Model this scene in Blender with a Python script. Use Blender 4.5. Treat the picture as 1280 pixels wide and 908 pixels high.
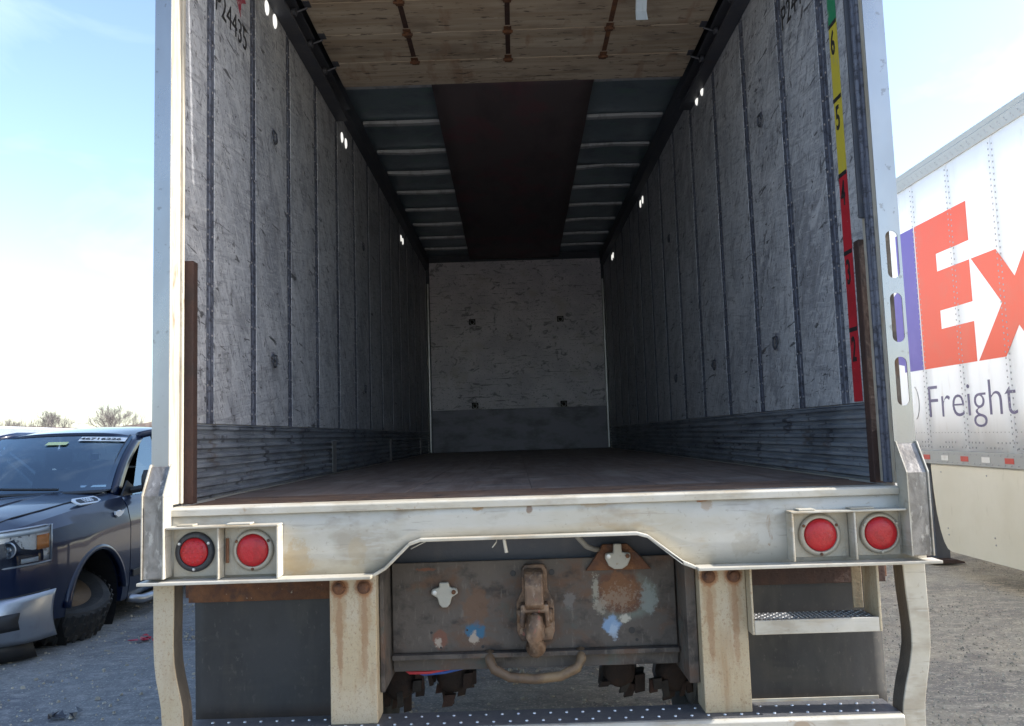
import bpy, bmesh, math, random
import numpy as np
from mathutils import Vector, Matrix

for o in list(bpy.data.objects): bpy.data.objects.remove(o)
sc = bpy.context.scene
COL = sc.collection
rad = math.radians

# ------------------------------------------------------------------ camera
CP = Vector((-0.0574, -2.7482, 1.4633)); YAW, PITCH, ROLL, FPX = -0.0017, 0.08925, 0.03148, 1008.4
fw = Vector((math.sin(YAW)*math.cos(PITCH), math.cos(YAW)*math.cos(PITCH), math.sin(PITCH)))
rt = fw.cross(Vector((0, 0, 1))).normalized(); dn = fw.cross(rt)
r2 = rt*math.cos(ROLL)+dn*math.sin(ROLL); d2 = dn*math.cos(ROLL)-rt*math.sin(ROLL)
cam = bpy.data.cameras.new('camera'); co = bpy.data.objects.new('camera', cam); COL.objects.link(co)
m = Matrix((r2, -d2, -fw)).transposed().to_4x4(); m.translation = CP
co.matrix_world = m
cam.sensor_fit = 'HORIZONTAL'; cam.sensor_width = 36; cam.lens = 36*FPX/1280
cam.clip_start = .05; cam.clip_end = 3000
sc.camera = co

# ------------------------------------------------------------------ sky, sun, exposure
SUN_EL, SUN_AZ = rad(33), rad(92.6)         # azimuth clockwise from +Y: the sun stands to the right, just behind the rear plane
world = bpy.data.worlds.new('World'); sc.world = world; world.use_nodes = True
nt = world.node_tree; nt.nodes.clear()
def wn(t): return nt.nodes.new(t)
wo = wn('ShaderNodeOutputWorld'); bg = wn('ShaderNodeBackground'); sky = wn('ShaderNodeTexSky')
sky.sky_type = 'NISHITA'; sky.sun_disc = False; sky.sun_elevation = SUN_EL; sky.sun_rotation = SUN_AZ
sky.air_density = 1.0; sky.dust_density = 1.4; sky.ozone_density = 1.0
tc = wn('ShaderNodeTexCoord'); mp = wn('ShaderNodeMapping'); mp.inputs['Scale'].default_value = (2.2, 2.2, 5.5)
nz = wn('ShaderNodeTexNoise'); nz.inputs['Scale'].default_value = 1.6; nz.inputs['Detail'].default_value = 7; nz.inputs['Distortion'].default_value = .8
mr = wn('ShaderNodeMapRange'); mr.inputs['From Min'].default_value = .52; mr.inputs['From Max'].default_value = .8; mr.inputs['To Max'].default_value = .13
mx = wn('ShaderNodeMix'); mx.data_type = 'RGBA'; mx.inputs[7].default_value = (7.5, 7.8, 8.2, 1)
nt.links.new(tc.outputs['Generated'], mp.inputs[0]); nt.links.new(mp.outputs[0], nz.inputs['Vector'])
nt.links.new(nz.outputs[0], mr.inputs[0]); nt.links.new(mr.outputs[0], mx.inputs[0])
nt.links.new(sky.outputs[0], mx.inputs[6]); nt.links.new(mx.outputs[2], bg.inputs[0])
bg.inputs[1].default_value = .12
nt.links.new(bg.outputs[0], wo.inputs[0])
sl = bpy.data.lights.new('sun', 'SUN'); so = bpy.data.objects.new('sun', sl); COL.objects.link(so)
sl.energy = 3.4; sl.angle = rad(.53); sl.color = (1, .95, .87)
sd = Vector((math.sin(SUN_AZ)*math.cos(SUN_EL), math.cos(SUN_AZ)*math.cos(SUN_EL), math.sin(SUN_EL)))
so.rotation_euler = sd.to_track_quat('Z', 'Y').to_euler(); so.location = (12, -2, 10)
sc.view_settings.view_transform = 'Standard'; sc.view_settings.look = 'None'
sc.view_settings.gamma = 1; sc.view_settings.use_curve_mapping = False
sc.view_settings.exposure = 1.75
sc.render.engine = 'CYCLES'
sc.cycles.max_bounces = 7; sc.cycles.diffuse_bounces = 5; sc.cycles.glossy_bounces = 3
sc.cycles.use_denoising = True

# ------------------------------------------------------------------ materials
def mat(name, base, rough=.6, metal=0., layers=(), bump=0., bs=(60,60,60), var=0., spec=None, coat=0., rlayer=None):
    """layers: (colour, (sx,sy,sz), lo, hi, alpha[, detail, distortion])"""
    M = bpy.data.materials.new(name); M.use_nodes = True
    t = M.node_tree; N = t.nodes; L = t.links; b = N['Principled BSDF']
    b.inputs['Roughness'].default_value = rough; b.inputs['Metallic'].default_value = metal
    if spec is not None: b.inputs['Specular IOR Level'].default_value = spec
    if coat: b.inputs['Coat Weight'].default_value = coat; b.inputs['Coat Roughness'].default_value = .06
    c = N.new('ShaderNodeTexCoord'); oi = N.new('ShaderNodeObjectInfo')
    ad = N.new('ShaderNodeVectorMath'); ad.operation = 'MULTIPLY_ADD'
    L.new(oi.outputs['Random'], ad.inputs[0]); ad.inputs[1].default_value = (31, 47, 23); L.new(c.outputs['Object'], ad.inputs[2])
    def noise(s, det=5, dist=0., off=0, rot=0):
        mpp = N.new('ShaderNodeMapping'); mpp.inputs['Scale'].default_value = s; mpp.inputs['Location'].default_value = (off, off*.7, off*1.3)
        if rot:
            mpp.vector_type = 'TEXTURE'; mpp.inputs['Scale'].default_value = [1/k for k in s]; mpp.inputs['Rotation'].default_value = (rad(rot), 0, 0)
        L.new(ad.outputs[0], mpp.inputs[0])
        n = N.new('ShaderNodeTexNoise'); n.inputs['Scale'].default_value = 1; n.inputs['Detail'].default_value = det
        n.inputs['Distortion'].default_value = dist; n.inputs['Roughness'].default_value = .62
        L.new(mpp.outputs[0], n.inputs['Vector']); return n
    col = N.new('ShaderNodeRGB'); col.outputs[0].default_value = (*base, 1); cur = col.outputs[0]
    if var:
        h = N.new('ShaderNodeHueSaturation'); mv = N.new('ShaderNodeMapRange')
        mv.inputs['To Min'].default_value = 1-var; mv.inputs['To Max'].default_value = 1+var
        L.new(oi.outputs['Random'], mv.inputs[0]); L.new(mv.outputs[0], h.inputs['Value']); L.new(cur, h.inputs['Color']); cur = h.outputs[0]
    for i, ly in enumerate(layers):
        lc, s, lo, hi, a = ly[:5]
        n = noise(s, ly[5] if len(ly) > 5 else 4, ly[6] if len(ly) > 6 else 0., i*5.3+1, ly[7] if len(ly) > 7 else 0)
        r = N.new('ShaderNodeMapRange'); r.inputs[1].default_value = lo; r.inputs[2].default_value = hi; r.inputs[4].default_value = a
        L.new(n.outputs[0], r.inputs[0])
        x = N.new('ShaderNodeMix'); x.data_type = 'RGBA'; x.inputs[7].default_value = (*lc, 1)
        L.new(r.outputs[0], x.inputs[0]); L.new(cur, x.inputs[6]); cur = x.outputs[2]
    L.new(cur, b.inputs['Base Color'])
    if rlayer:
        n = noise(rlayer[0], 5, 0, 77); r = N.new('ShaderNodeMapRange'); r.inputs[1].default_value = .3; r.inputs[2].default_value = .7
        r.inputs[3].default_value = rlayer[1]; r.inputs[4].default_value = rlayer[2]
        L.new(n.outputs[0], r.inputs[0]); L.new(r.outputs[0], b.inputs['Roughness'])
    if bump:
        n = noise(bs, 5, 0, 9); bn = N.new('ShaderNodeBump'); bn.inputs['Strength'].default_value = bump; bn.inputs['Distance'].default_value = .01
        L.new(n.outputs[0], bn.inputs['Height']); L.new(bn.outputs[0], b.inputs['Normal'])
    return M

RUST = (.105, .046, .024); RUST2 = (.20, .088, .036)
def blobs(Mt, items):
    """old paint, rust and stains of a fixed shape on one object: (x, z, rx, rz, colour, raggedness, noise scale, alpha)"""
    t = Mt.node_tree; N = t.nodes; L = t.links; b = N['Principled BSDF']; cur = b.inputs['Base Color'].links[0].from_socket
    c = N.new('ShaderNodeTexCoord')
    for k, (x, z, rx, rz, colr, amp, ns, al) in enumerate(items):
        mp = N.new('ShaderNodeMapping'); mp.vector_type = 'TEXTURE'; mp.inputs['Location'].default_value = (x, 0, z); mp.inputs['Scale'].default_value = (rx, 50, rz)
        L.new(c.outputs['Object'], mp.inputs[0]); ln = N.new('ShaderNodeVectorMath'); ln.operation = 'LENGTH'; L.new(mp.outputs[0], ln.inputs[0])
        n = N.new('ShaderNodeTexNoise'); n.inputs['Scale'].default_value = ns; n.inputs['Detail'].default_value = 9; n.inputs['Roughness'].default_value = .72
        ofs = N.new('ShaderNodeVectorMath'); ofs.inputs[1].default_value = (k*3.1, k*1.7, k*2.3); L.new(c.outputs['Object'], ofs.inputs[0]); L.new(ofs.outputs[0], n.inputs['Vector'])
        ma = N.new('ShaderNodeMath'); ma.operation = 'MULTIPLY_ADD'; ma.inputs[1].default_value = amp; L.new(n.outputs[0], ma.inputs[0]); L.new(ln.outputs['Value'], ma.inputs[2])
        r = N.new('ShaderNodeMapRange'); r.inputs[1].default_value = 1.1+amp*.5; r.inputs[2].default_value = .86+amp*.5-amp*.05; r.inputs[4].default_value = al; L.new(ma.outputs[0], r.inputs[0])
        m2 = N.new('ShaderNodeMix'); m2.data_type = 'RGBA'; m2.inputs[7].default_value = (*colr, 1); L.new(r.outputs[0], m2.inputs[0]); L.new(cur, m2.inputs[6]); cur = m2.outputs[2]
    L.new(cur, b.inputs['Base Color'])
M = {}
M['panel'] = mat('panel', (.35, .362, .395), .55, layers=[
    ((.45, .462, .49), (1, 2.2, 1.0), .42, .62, .8, 4), ((.24, .252, .285), (1, 2.0, 1.1), .50, .66, .7, 5),
    ((.56, .57, .59), (1, 70, 9), .52, .62, .55, 4, .5, 38), ((.16, .165, .185), (1, 55, 8), .55, .64, .6, 4, .6, 34),
    ((.56, .565, .58), (1, 9, 80), .54, .62, .5, 4, .3, 5), ((.19, .195, .215), (1, 5, 60), .56, .63, .6, 4, .4, 7), ((.20, .205, .225), (1, 7, 3.5), .54, .62, .6, 6, .8, 30), ((.53, .54, .565), (1, 8, 3), .56, .64, .6, 6, .8, 42), ((.075, .075, .085), (1, 22, 13), .60, .64, .85, 5, 1.6, 20),
    ((.05, .05, .056), (1, 5, 30), .645, .67, .9, 4, .6, -6), ((.085, .085, .095), (1, 90, 60), .62, .66, .7, 2, .5)], bump=.3, bs=(50, 50, 20), var=.14, rlayer=((1, 4, 3), .42, .75))
M['post'] = mat('post', (.085, .095, .13), .6, .1, layers=[((.15, .165, .21), (8, 8, 3), .45, .62, .8), ((.022, .022, .03), (30, 30, 60), .5, .62, .8), ((.2, .21, .24), (40, 40, 9), .6, .66, .6)], bump=.3)
M['scuff'] = mat('scuff', (.30, .33, .38), .42, .4, layers=[((.15, .17, .205), (3, 2.5, 14), .42, .62, .85), ((.46, .47, .49), (10, 3, 60), .55, .66, .5), ((.12, .08, .05), (6, 5, 5), .6, .7, .6), ((.04, .04, .05), (20, 9, 9), .58, .66, .8)], bump=.2, rlayer=((3, 3, 10), .3, .6))
M['steel'] = mat('steel', (.52, .53, .54), .3, .8, layers=[((.3, .3, .3), (9, 9, 9), .5, .7, .6)], bump=.15)
M['floor'] = mat('floor', (.21, .165, .145), .6, layers=[((.14, .10, .085), (22, 1.6, 1), .45, .62, .8, 8), ((.33, .29, .26), (5, 3, 1), .52, .66, .6), ((.07, .06, .06), (6, 4, 1), .58, .68, .7), ((.22, .11, .06), (4, 6, 1), .58, .7, .5)], bump=.4, bs=(60, 4, 1), var=.15)
M['threshold'] = mat('threshold', (.20, .125, .085), .7, .1, layers=[((.12, .068, .045), (4, 9, 1), .45, .62, .8), ((.27, .15, .085), (9, 14, 1), .54, .64, .7), ((.30, .27, .25), (3, 20, 1), .57, .66, .6), ((.05, .04, .037), (14, 14, 1), .6, .66, .8)], bump=.4)
M['doorwood'] = mat('doorwood', (.46, .385, .30), .6, layers=[((.34, .26, .18), (1.2, 26, 1), .42, .6, .75, 8, .4), ((.56, .49, .39), (.8, 7, 1), .48, .64, .7), ((.20, .155, .12), (2, 4, 1), .53, .68, .7), ((.26, .13, .07), (7, 2, 1), .58, .68, .5), ((.05, .035, .03), (9, 40, 1), .6, .64, .8)], bump=.12, bs=(4, 80, 1), var=.12)
M['darkmetal'] = mat('darkmetal', (.07, .076, .095), .55, .3, layers=[((.10, .10, .11), (9, 9, 9), .5, .7, .7), ((.12, .07, .04), (6, 6, 6), .62, .75, .5)], bump=.2)
M['bow'] = mat('bow', (.60, .62, .65), .45, .2, layers=[((.3, .3, .32), (12, 5, 5), .5, .7, .7)])
M['roof'] = mat('roof', (.22, .285, .33), .33, .15, layers=[((.15, .19, .235), (4, 4, 1), .45, .62, .8), ((.20, .32, .29), (3, 6, 1), .55, .66, .6), ((.42, .40, .36), (5, 5, 1), .73, .76, .9)], bump=.8, bs=(7, 7, 7))
M['liner'] = mat('liner', (.135, .108, .115), .85, layers=[((.19, .09, .105), (3, 2, 1), .5, .65, .7), ((.085, .07, .075), (4, 1.5, 1), .5, .7, .6)], bump=.3, bs=(9, 5, 5))
M['frontply'] = mat('frontply', (.80, .755, .79), .6, layers=[((.62, .59, .635), (2.0, 1, 2.5), .44, .6, .8), ((.18, .18, .20), (6, 1, 9), .57, .64, .75, 9, 1.2), ((.05, .05, .06), (3, 1, 60), .63, .66, .8), ((.12, .12, .13), (40, 1, 60), .6, .65, .7), ((.55, .51, .44), (3, 1, 3), .55, .66, .4), ((.7, .7, .69), (14, 1, 30), .58, .64, .7)], bump=.2)
M['kick'] = mat('kick', (.21, .205, .24), .5, .2, layers=[((.09, .09, .10), (3, 1, 6), .45, .65, .8), ((.3, .3, .31), (8, 1, 50), .62, .7, .6)])
CL = [((.45, .435, .395), (3, 3, 3), .42, .62, .8), ((.26, .225, .17), (5, 5, 9), .5, .66, .65), ((.30, .22, .12), (2.5, 2.5, 6), .57, .69, .6), ((.24, .15, .08), (9, 9, 9), .65, .70, .6, 8, 1), ((.24, .21, .17), (50, 50, 60), .62, .68, .4), ((.22, .20, .17), (5, 5, 70), .61, .66, .4), ((.46, .45, .42), (7, 7, 45), .58, .66, .4)]
M['cream'] = mat('cream', (.40, .375, .315), .5, .08, layers=CL, bump=.12, bs=(14, 14, 14), rlayer=((5, 5, 5), .32, .58))
M['sillpaint'] = mat('sillpaint', (.395, .37, .31), .5, .08, layers=CL, bump=.10, bs=(14, 14, 14), rlayer=((5, 5, 5), .32, .58))
PL = [((.40, .35, .27), (4, 4, 3), .42, .62, .7), ((.26, .16, .08), (12, 12, 2.2), .52, .66, .7, 7, .6), ((.22, .13, .07), (110, 110, 80), .58, .66, .6, 4), ((.20, .16, .11), (150, 150, 150), .58, .66, .6)]
M['creampost'] = mat('creampost', (.36, .305, .21), .6, 0, layers=PL, bump=.25, bs=(70, 70, 70))
M['guardpost'] = mat('guardpost', (.365, .295, .19), .6, 0, layers=PL, bump=.25, bs=(70, 70, 70))
M['mirrormetal'] = mat('mirrormetal', (.37, .38, .395), .26, .85, layers=[((.31, .315, .325), (3, 3, 1.4), .45, .62, .7), ((.2, .19, .18), (30, 30, 30), .64, .67, .6)], bump=.01, bs=(5, 5, 3), rlayer=((6, 6, 2), .2, .36))
M['gusset'] = mat('gusset', (.27, .255, .24), .45, .6, layers=[((.13, .12, .11), (18, 18, 7), .44, .6, .85, 8, .6), ((.45, .43, .40), (40, 40, 18), .56, .64, .7)], bump=.25, bs=(30, 30, 30))
M['jamb'] = mat('jamb', (.45, .42, .36), .5, .15, layers=[((.33, .28, .2), (20, 20, 2.5), .5, .65, .8), (RUST2, (12, 12, 4), .62, .7, .7), ((.2, .19, .18), (50, 50, 9), .58, .64, .6)], bump=.15)
M['rustbar'] = mat('rustbar', (.046, .025, .021), .75, .1, layers=[((.072, .035, .025), (18, 18, 5), .45, .65, .8), ((.03, .022, .02), (9, 9, 9), .5, .7, .7)], bump=.4)
M['wellrust'] = mat('wellrust', (.026, .019, .017), .85, 0, layers=[((.045, .026, .019), (14, 14, 14), .45, .62, .8)], bump=.5)
M['rust'] = mat('rust', RUST, .85, 0, layers=[(RUST2, (14, 14, 14), .45, .7, .8), ((.06, .035, .03), (22, 22, 22), .52, .7, .8), ((.4, .36, .3), (60, 60, 60), .68, .73, .8)], bump=.6, bs=(60, 60, 60))
PT = [((.105, .088, .075), (4, 4, 3), .42, .62, .8), ((.115, .058, .032), (5, 5, 7), .52, .66, .75, 8, .5), ((.032, .027, .025), (8, 8, 12), .52, .64, .8), ((.06, .095, .085), (7, 7, 7), .6, .7, .5), ((.15, .13, .11), (60, 60, 20), .58, .66, .5)]
M['plate'] = mat('plate', (.085, .072, .062), .75, .1, layers=PT, bump=.35, bs=(25, 25, 25))
M['hitchpaint'] = mat('hitchpaint', (.085, .072, .062), .75, .1, layers=PT, bump=.35, bs=(25, 25, 25))
M['hook'] = mat('hook', (.15, .09, .055), .5, .35, layers=[((.27, .185, .125), (16, 16, 16), .5, .64, .8), ((.055, .04, .034), (12, 12, 12), .5, .62, .85), ((.32, .24, .18), (70, 70, 30), .58, .66, .6), ((.36, .10, .08), (26, 26, 12), .64, .72, .6)], bump=.4, bs=(50, 50, 50))
M['bluepaint'] = mat('bluepaint', (.22, .36, .58), .6, 0, layers=[((.5, .58, .68), (40, 40, 20), .5, .65, .7), (RUST, (50, 50, 50), .62, .7, .8)])
M['bluedark'] = mat('bluedark', (.045, .15, .27), .6, 0, layers=[((.5, .4, .33), (40, 40, 20), .6, .68, .8), (RUST, (40, 40, 40), .55, .65, .8)])
M['palegreen'] = mat('palegreen', (.17, .19, .17), .7, 0, layers=[((.34, .34, .30), (22, 22, 22), .55, .66, .8), ((.11, .075, .055), (14, 14, 14), .5, .62, .8)], bump=.3)
M['zinc'] = mat('zinc', (.36, .35, .31), .6, .2, layers=[((.36, .35, .31), (30, 30, 12), .5, .68, .8), ((.25, .18, .12), (40, 40, 40), .66, .72, .7)], bump=.2)
M['flap'] = mat('flap', (.026, .027, .029), .62, 0, layers=[((.085, .08, .07), (5, 5, 1.6), .50, .68, .6, 8), ((.06, .055, .048), (2, 2, 9), .52, .66, .6), ((.09, .085, .075), (60, 60, 40), .6, .66, .5, 4), ((.036, .037, .04), (6, 6, 3), .45, .62, .8), ((.055, .05, .045), (9, 9, 2), .57, .7, .5)], bump=.12, bs=(12, 12, 12))
M['rubber'] = mat('rubber', (.022, .022, .023), .8, 0, layers=[((.05, .047, .043), (9, 9, 9), .5, .7, .8)], bump=.3)
M['blackring'] = mat('blackring', (.025, .027, .032), .5, 0, layers=[((.06, .06, .06), (30, 30, 30), .5, .7, .8)])
M['lens'] = mat('lens', (.40, .004, .010), .4, 0, layers=[((.28, .004, .008), (26, 26, 26), .5, .62, .7)], coat=.15, bump=.3, bs=(90, 90, 90))
M['ring'] = mat('ring', (.34, .315, .26), .5, .3, layers=[((.3, .26, .2), (20, 20, 20), .5, .7, .8)], bump=.2)
M['tread'] = mat('tread', (.11, .113, .125), .5, .4, layers=[((.15, .15, .15), (30, 30, 30), .5, .62, .7)], bump=.3)
M['tan'] = mat('tan', (.135, .085, .05), .6, 0, layers=[((.09, .06, .04), (12, 12, 12), .46, .62, .8), ((.25, .17, .09), (8, 8, 8), .52, .66, .6)], bump=.3)
M['whiteplastic'] = mat('whiteplastic', (.6, .6, .57), .5)
M['greyhose'] = mat('greyhose', (.17, .17, .16), .6)
M['redwire'] = mat('redwire', (.5, .04, .05), .45); M['bluewire'] = mat('bluewire', (.03, .10, .38), .45)
M['strap'] = mat('strap', (.50, .60, .72), .7, 0, layers=[((.35, .42, .5), (40, 40, 8), .5, .7, .6)])
M['green'] = mat('green', (.02, .22, .10), .55, 0, layers=[((.3, .33, .32), (30, 30, 12), .6, .66, .8, 8, 1)])
M['yellow'] = mat('yellow', (.56, .46, .05), .55, 0, layers=[((.42, .38, .17), (25, 25, 12), .58, .68, .6, 8, 1)])
M['red'] = mat('red', (.45, .018, .03), .55, 0, layers=[((.5, .44, .44), (30, 40, 30), .66, .69, .9, 8, 1), ((.25, .015, .02), (10, 10, 10), .5, .7, .6)])
M['ink'] = mat('ink', (.018, .018, .02), .6, 0, layers=[((.2, .2, .2), (60, 60, 60), .62, .68, .5)])
M['redink'] = mat('redink', (.28, .03, .06), .6, 0, layers=[((.4, .36, .36), (40, 40, 40), .55, .62, .8)])
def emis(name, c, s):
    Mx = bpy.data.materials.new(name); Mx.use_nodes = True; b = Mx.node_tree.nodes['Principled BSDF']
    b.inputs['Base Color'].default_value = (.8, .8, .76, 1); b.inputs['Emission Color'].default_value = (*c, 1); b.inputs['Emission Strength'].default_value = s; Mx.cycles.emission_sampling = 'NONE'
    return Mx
M['daylightglow'] = emis('daylightglow', (1, .98, .92), .3)  # glow added in place of daylight at the wall ovals
M['tapewhite'] = mat('tapewhite', (.66, .64, .58), .4, 0, layers=[((.5, .45, .38), (12, 12, 12), .5, .7, .6)])
M['tapered'] = mat('tapered', (.46, .05, .03), .4, 0, layers=[((.3, .05, .03), (14, 14, 14), .5, .7, .6)])
hx, hz = .010, -.85
blobs(M['hitchpaint'], [(a+hx, b+hz, c, d, e, f, g, h) for a, b, c, d, e, f, g, h in (
    (.325, .868, .118, .085, (.13, .145, .125), .5, 25, .9), (.305, .882, .092, .082, (.10, .047, .028), 1.0, 22, 1), (.30, .885, .07, .06, (.17, .078, .034), 2.6, 35, .8), (.23, .835, .022, .03, (.30, .27, .22), 5.0, 80, .6), (.215, .90, .012, .05, (.30, .29, .24), 4.0, 70, .7),
    (.30, .86, .06, .04, (.28, .24, .19), 7.0, 90, .4), (.405, .855, .03, .06, (.19, .215, .205), 3, 50, .8), (.268, .768, .034, .032, (.20, .31, .47), 1.8, 40, .9), (.275, .745, .018, .03, (.34, .41, .5), 3.0, 60, .7), (.318, .790, .022, .016, (.42, .40, .34), 3, 70, .9),
    (-.224, .760, .036, .032, (.035, .115, .20), 1.8, 40, 1), (-.232, .735, .016, .026, (.36, .30, .24), 2.6, 60, .9), (-.352, .735, .030, .034, (.17, .07, .045), 2.0, 35, .8), (-.36, .725, .012, .02, (.38, .33, .27), 3, 60, .8),
    (-.22, .85, .05, .07, (.15, .075, .038), 2.4, 18, .55), (.12, .86, .02, .035, (.18, .17, .165), 3, 50, .6), (-.40, .985, .03, .006, (.16, .06, .03), 3, 60, .8))])
blobs(M['guardpost'], [(dx, .13, .024, .12, (.27, .17, .085), 1.6, 40, .55) for dx in (-.046, .039)]+[(dx, .05, .012, .16, (.22, .11, .05), 2.2, 50, .5) for dx in (-.046, .039)]+[(dx, .2045, .034, .034, (.24, .105, .04), 1.0, 60, .9) for dx in (-.046, .039)])
blobs(M['sillpaint'], [(.56, .105, .022, .012, (.26, .10, .04), 1.6, 60, 1), (.575, .085, .02, .02, (.30, .20, .11), 2, 50, .6), (-.19, .10, .02, .012, (.30, .18, .07), 2, 60, .8), (-.02, .09, .010, .016, (.16, .09, .05), 1.5, 60, .8), (-.80, -.055, .05, .06, (.35, .265, .15), 3.0, 30, .6), (.70, -.05, .05, .04, (.30, .25, .18), 3.5, 40, .35), (.20, .10, .05, .012, (.32, .23, .13), 2.5, 30, .6), (-.60, -.03, .03, .05, (.33, .26, .16), 2, 30, .4)])
M['aluskin'] = mat('aluskin', (.17, .175, .185), .4, .5, layers=[((.12, .12, .13), (3, 2, 2), .45, .65, .7)])
M['legbrown'] = mat('legbrown', (.085, .072, .058), .8, 0, layers=[((.05, .043, .036), (9, 9, 5), .45, .62, .8), ((.16, .13, .10), (14, 14, 4), .58, .7, .6)], bump=.3)  # dark brown for the leg sides, darker than the front plates
# freight trailer
M['fxwhite'] = mat('fxwhite', (.84, .84, .83), .38, 0, layers=[((.70, .69, .64), (2, 2, .7), .55, .78, .5), ((.60, .56, .48), (9, 9, 2), .6, .72, .4), ((.66, .64, .6), (3, 3, .35), .56, .7, .5)], bump=.15, bs=(2, 3, 2))
M['fxrail'] = mat('fxrail', (.36, .355, .33), .45, .4, layers=[((.36, .35, .31), (5, 2, 9), .5, .7, .7)], bump=.1)
M['fxskirt'] = mat('fxskirt', (.66, .615, .49), .5, 0, layers=[((.60, .55, .42), (2, 1.5, 1.2), .45, .65, .7), ((.45, .4, .29), (14, 14, 4), .62, .72, .35)], bump=.04, bs=(2, 2, 2))
M['fxorange'] = mat('fxorange', (.68, .075, .022), .4, 0, layers=[((.60, .10, .045), (3, 3, 3), .5, .65, .6)], bump=.12, bs=(2, 3, 2))
M['fxpurple'] = mat('fxpurple', (.11, .075, .33), .4, 0, layers=[((.16, .12, .38), (3, 3, 3), .5, .75, .6)])
M['fxtext'] = mat('fxtext', (.115, .095, .17), .45, 0, layers=[((.2, .18, .26), (9, 9, 9), .5, .7, .6)])
M['rivet'] = mat('rivet', (.34, .33, .33), .45, .4)
# pickup
M['bluebody'] = mat('bluebody', (.003, .009, .032), .35, 0, layers=[((.005, .012, .04), (7, 7, 7), .52, .7, .5)], coat=.8, spec=.2)
M['glass'] = None
gm = bpy.data.materials.new('glass'); gm.use_nodes = True; t = gm.node_tree
t.nodes.clear(); go = t.nodes.new('ShaderNodeOutputMaterial'); gmix = t.nodes.new('ShaderNodeMixShader'); gt = t.nodes.new('ShaderNodeBsdfTransparent'); gg = t.nodes.new('ShaderNodeBsdfGlossy'); fr = t.nodes.new('ShaderNodeFresnel')
gt.inputs[0].default_value = (.26, .36, .46, 1); gg.inputs['Roughness'].default_value = .03; gg.inputs[0].default_value = (.72, .88, 1, 1); fr.inputs[0].default_value = 2.9
t.links.new(fr.outputs[0], gmix.inputs[0]); t.links.new(gt.outputs[0], gmix.inputs[1]); t.links.new(gg.outputs[0], gmix.inputs[2]); t.links.new(gmix.outputs[0], go.inputs[0])
M['glass'] = gm
gm2 = gm.copy(); gm2.name = 'tintglass'; M['tintglass'] = gm2
[n for n in gm2.node_tree.nodes if n.type == 'BSDF_TRANSPARENT'][0].inputs[0].default_value = (.04, .05, .055, 1)
gm3 = gm.copy(); gm3.name = 'clearglass'; M['clearglass'] = gm3
[n for n in gm3.node_tree.nodes if n.type == 'BSDF_TRANSPARENT'][0].inputs[0].default_value = (.93, .94, .95, 1)
[n for n in gm3.node_tree.nodes if n.type == 'FRESNEL'][0].inputs[0].default_value = 1.45
M['chrome'] = mat('chrome', (.36, .385, .43), .3, .8, layers=[((.26, .28, .32), (5, 5, 5), .5, .65, .6)], bump=.04, bs=(8, 8, 8))
M['reflector'] = mat('reflector', (.78, .79, .80), .3, .25, layers=[((.14, .14, .15), (16, 16, 16), .57, .62, .9, 3, .6), ((.8, .8, .8), (22, 22, 22), .5, .56, .8)], bump=.5, bs=(26, 26, 26))
M['amber'] = mat('amber', (.72, .22, .03), .3, 0, coat=.5)
M['blackplastic'] = mat('blackplastic', (.018, .018, .02), .55)
M['wellblack'] = mat('wellblack', (.006, .006, .007), .9)
M['interior'] = mat('interior', (.016, .018, .02), .8)
M['badge'] = mat('badge', (.66, .69, .72), .35, .2)
M['paper'] = mat('paper', (.78, .80, .80), .6); M['yellowpaper'] = mat('yellowpaper', (.5, .58, .30), .6)
M['rimmud'] = mat('rimmud', (.13, .088, .055), .6, .3, layers=[((.07, .05, .035), (8, 8, 8), .5, .7, .8)], bump=.4)
# nature
M['bark'] = mat('bark', (.17, .15, .145), .9, 0, layers=[((.09, .075, .065), (2, 2, 2), .5, .7, .7)])
M['farwood'] = mat('farwood', (.24, .18, .15), .95, 0, layers=[((.18, .145, .125), (.3, .3, .3), .45, .7, .7)])
M['stone'] = mat('stone', (.36, .325, .265), .9, 0, layers=[((.24, .22, .185), (9, 9, 9), .45, .55, .8), ((.50, .46, .385), (7, 7, 7), .5, .6, .8)])
M['debrisred'] = mat('debrisred', (.42, .02, .05), .35, 0, coat=.4); M['debrisdark'] = mat('debrisdark', (.03, .032, .045), .5)

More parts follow.
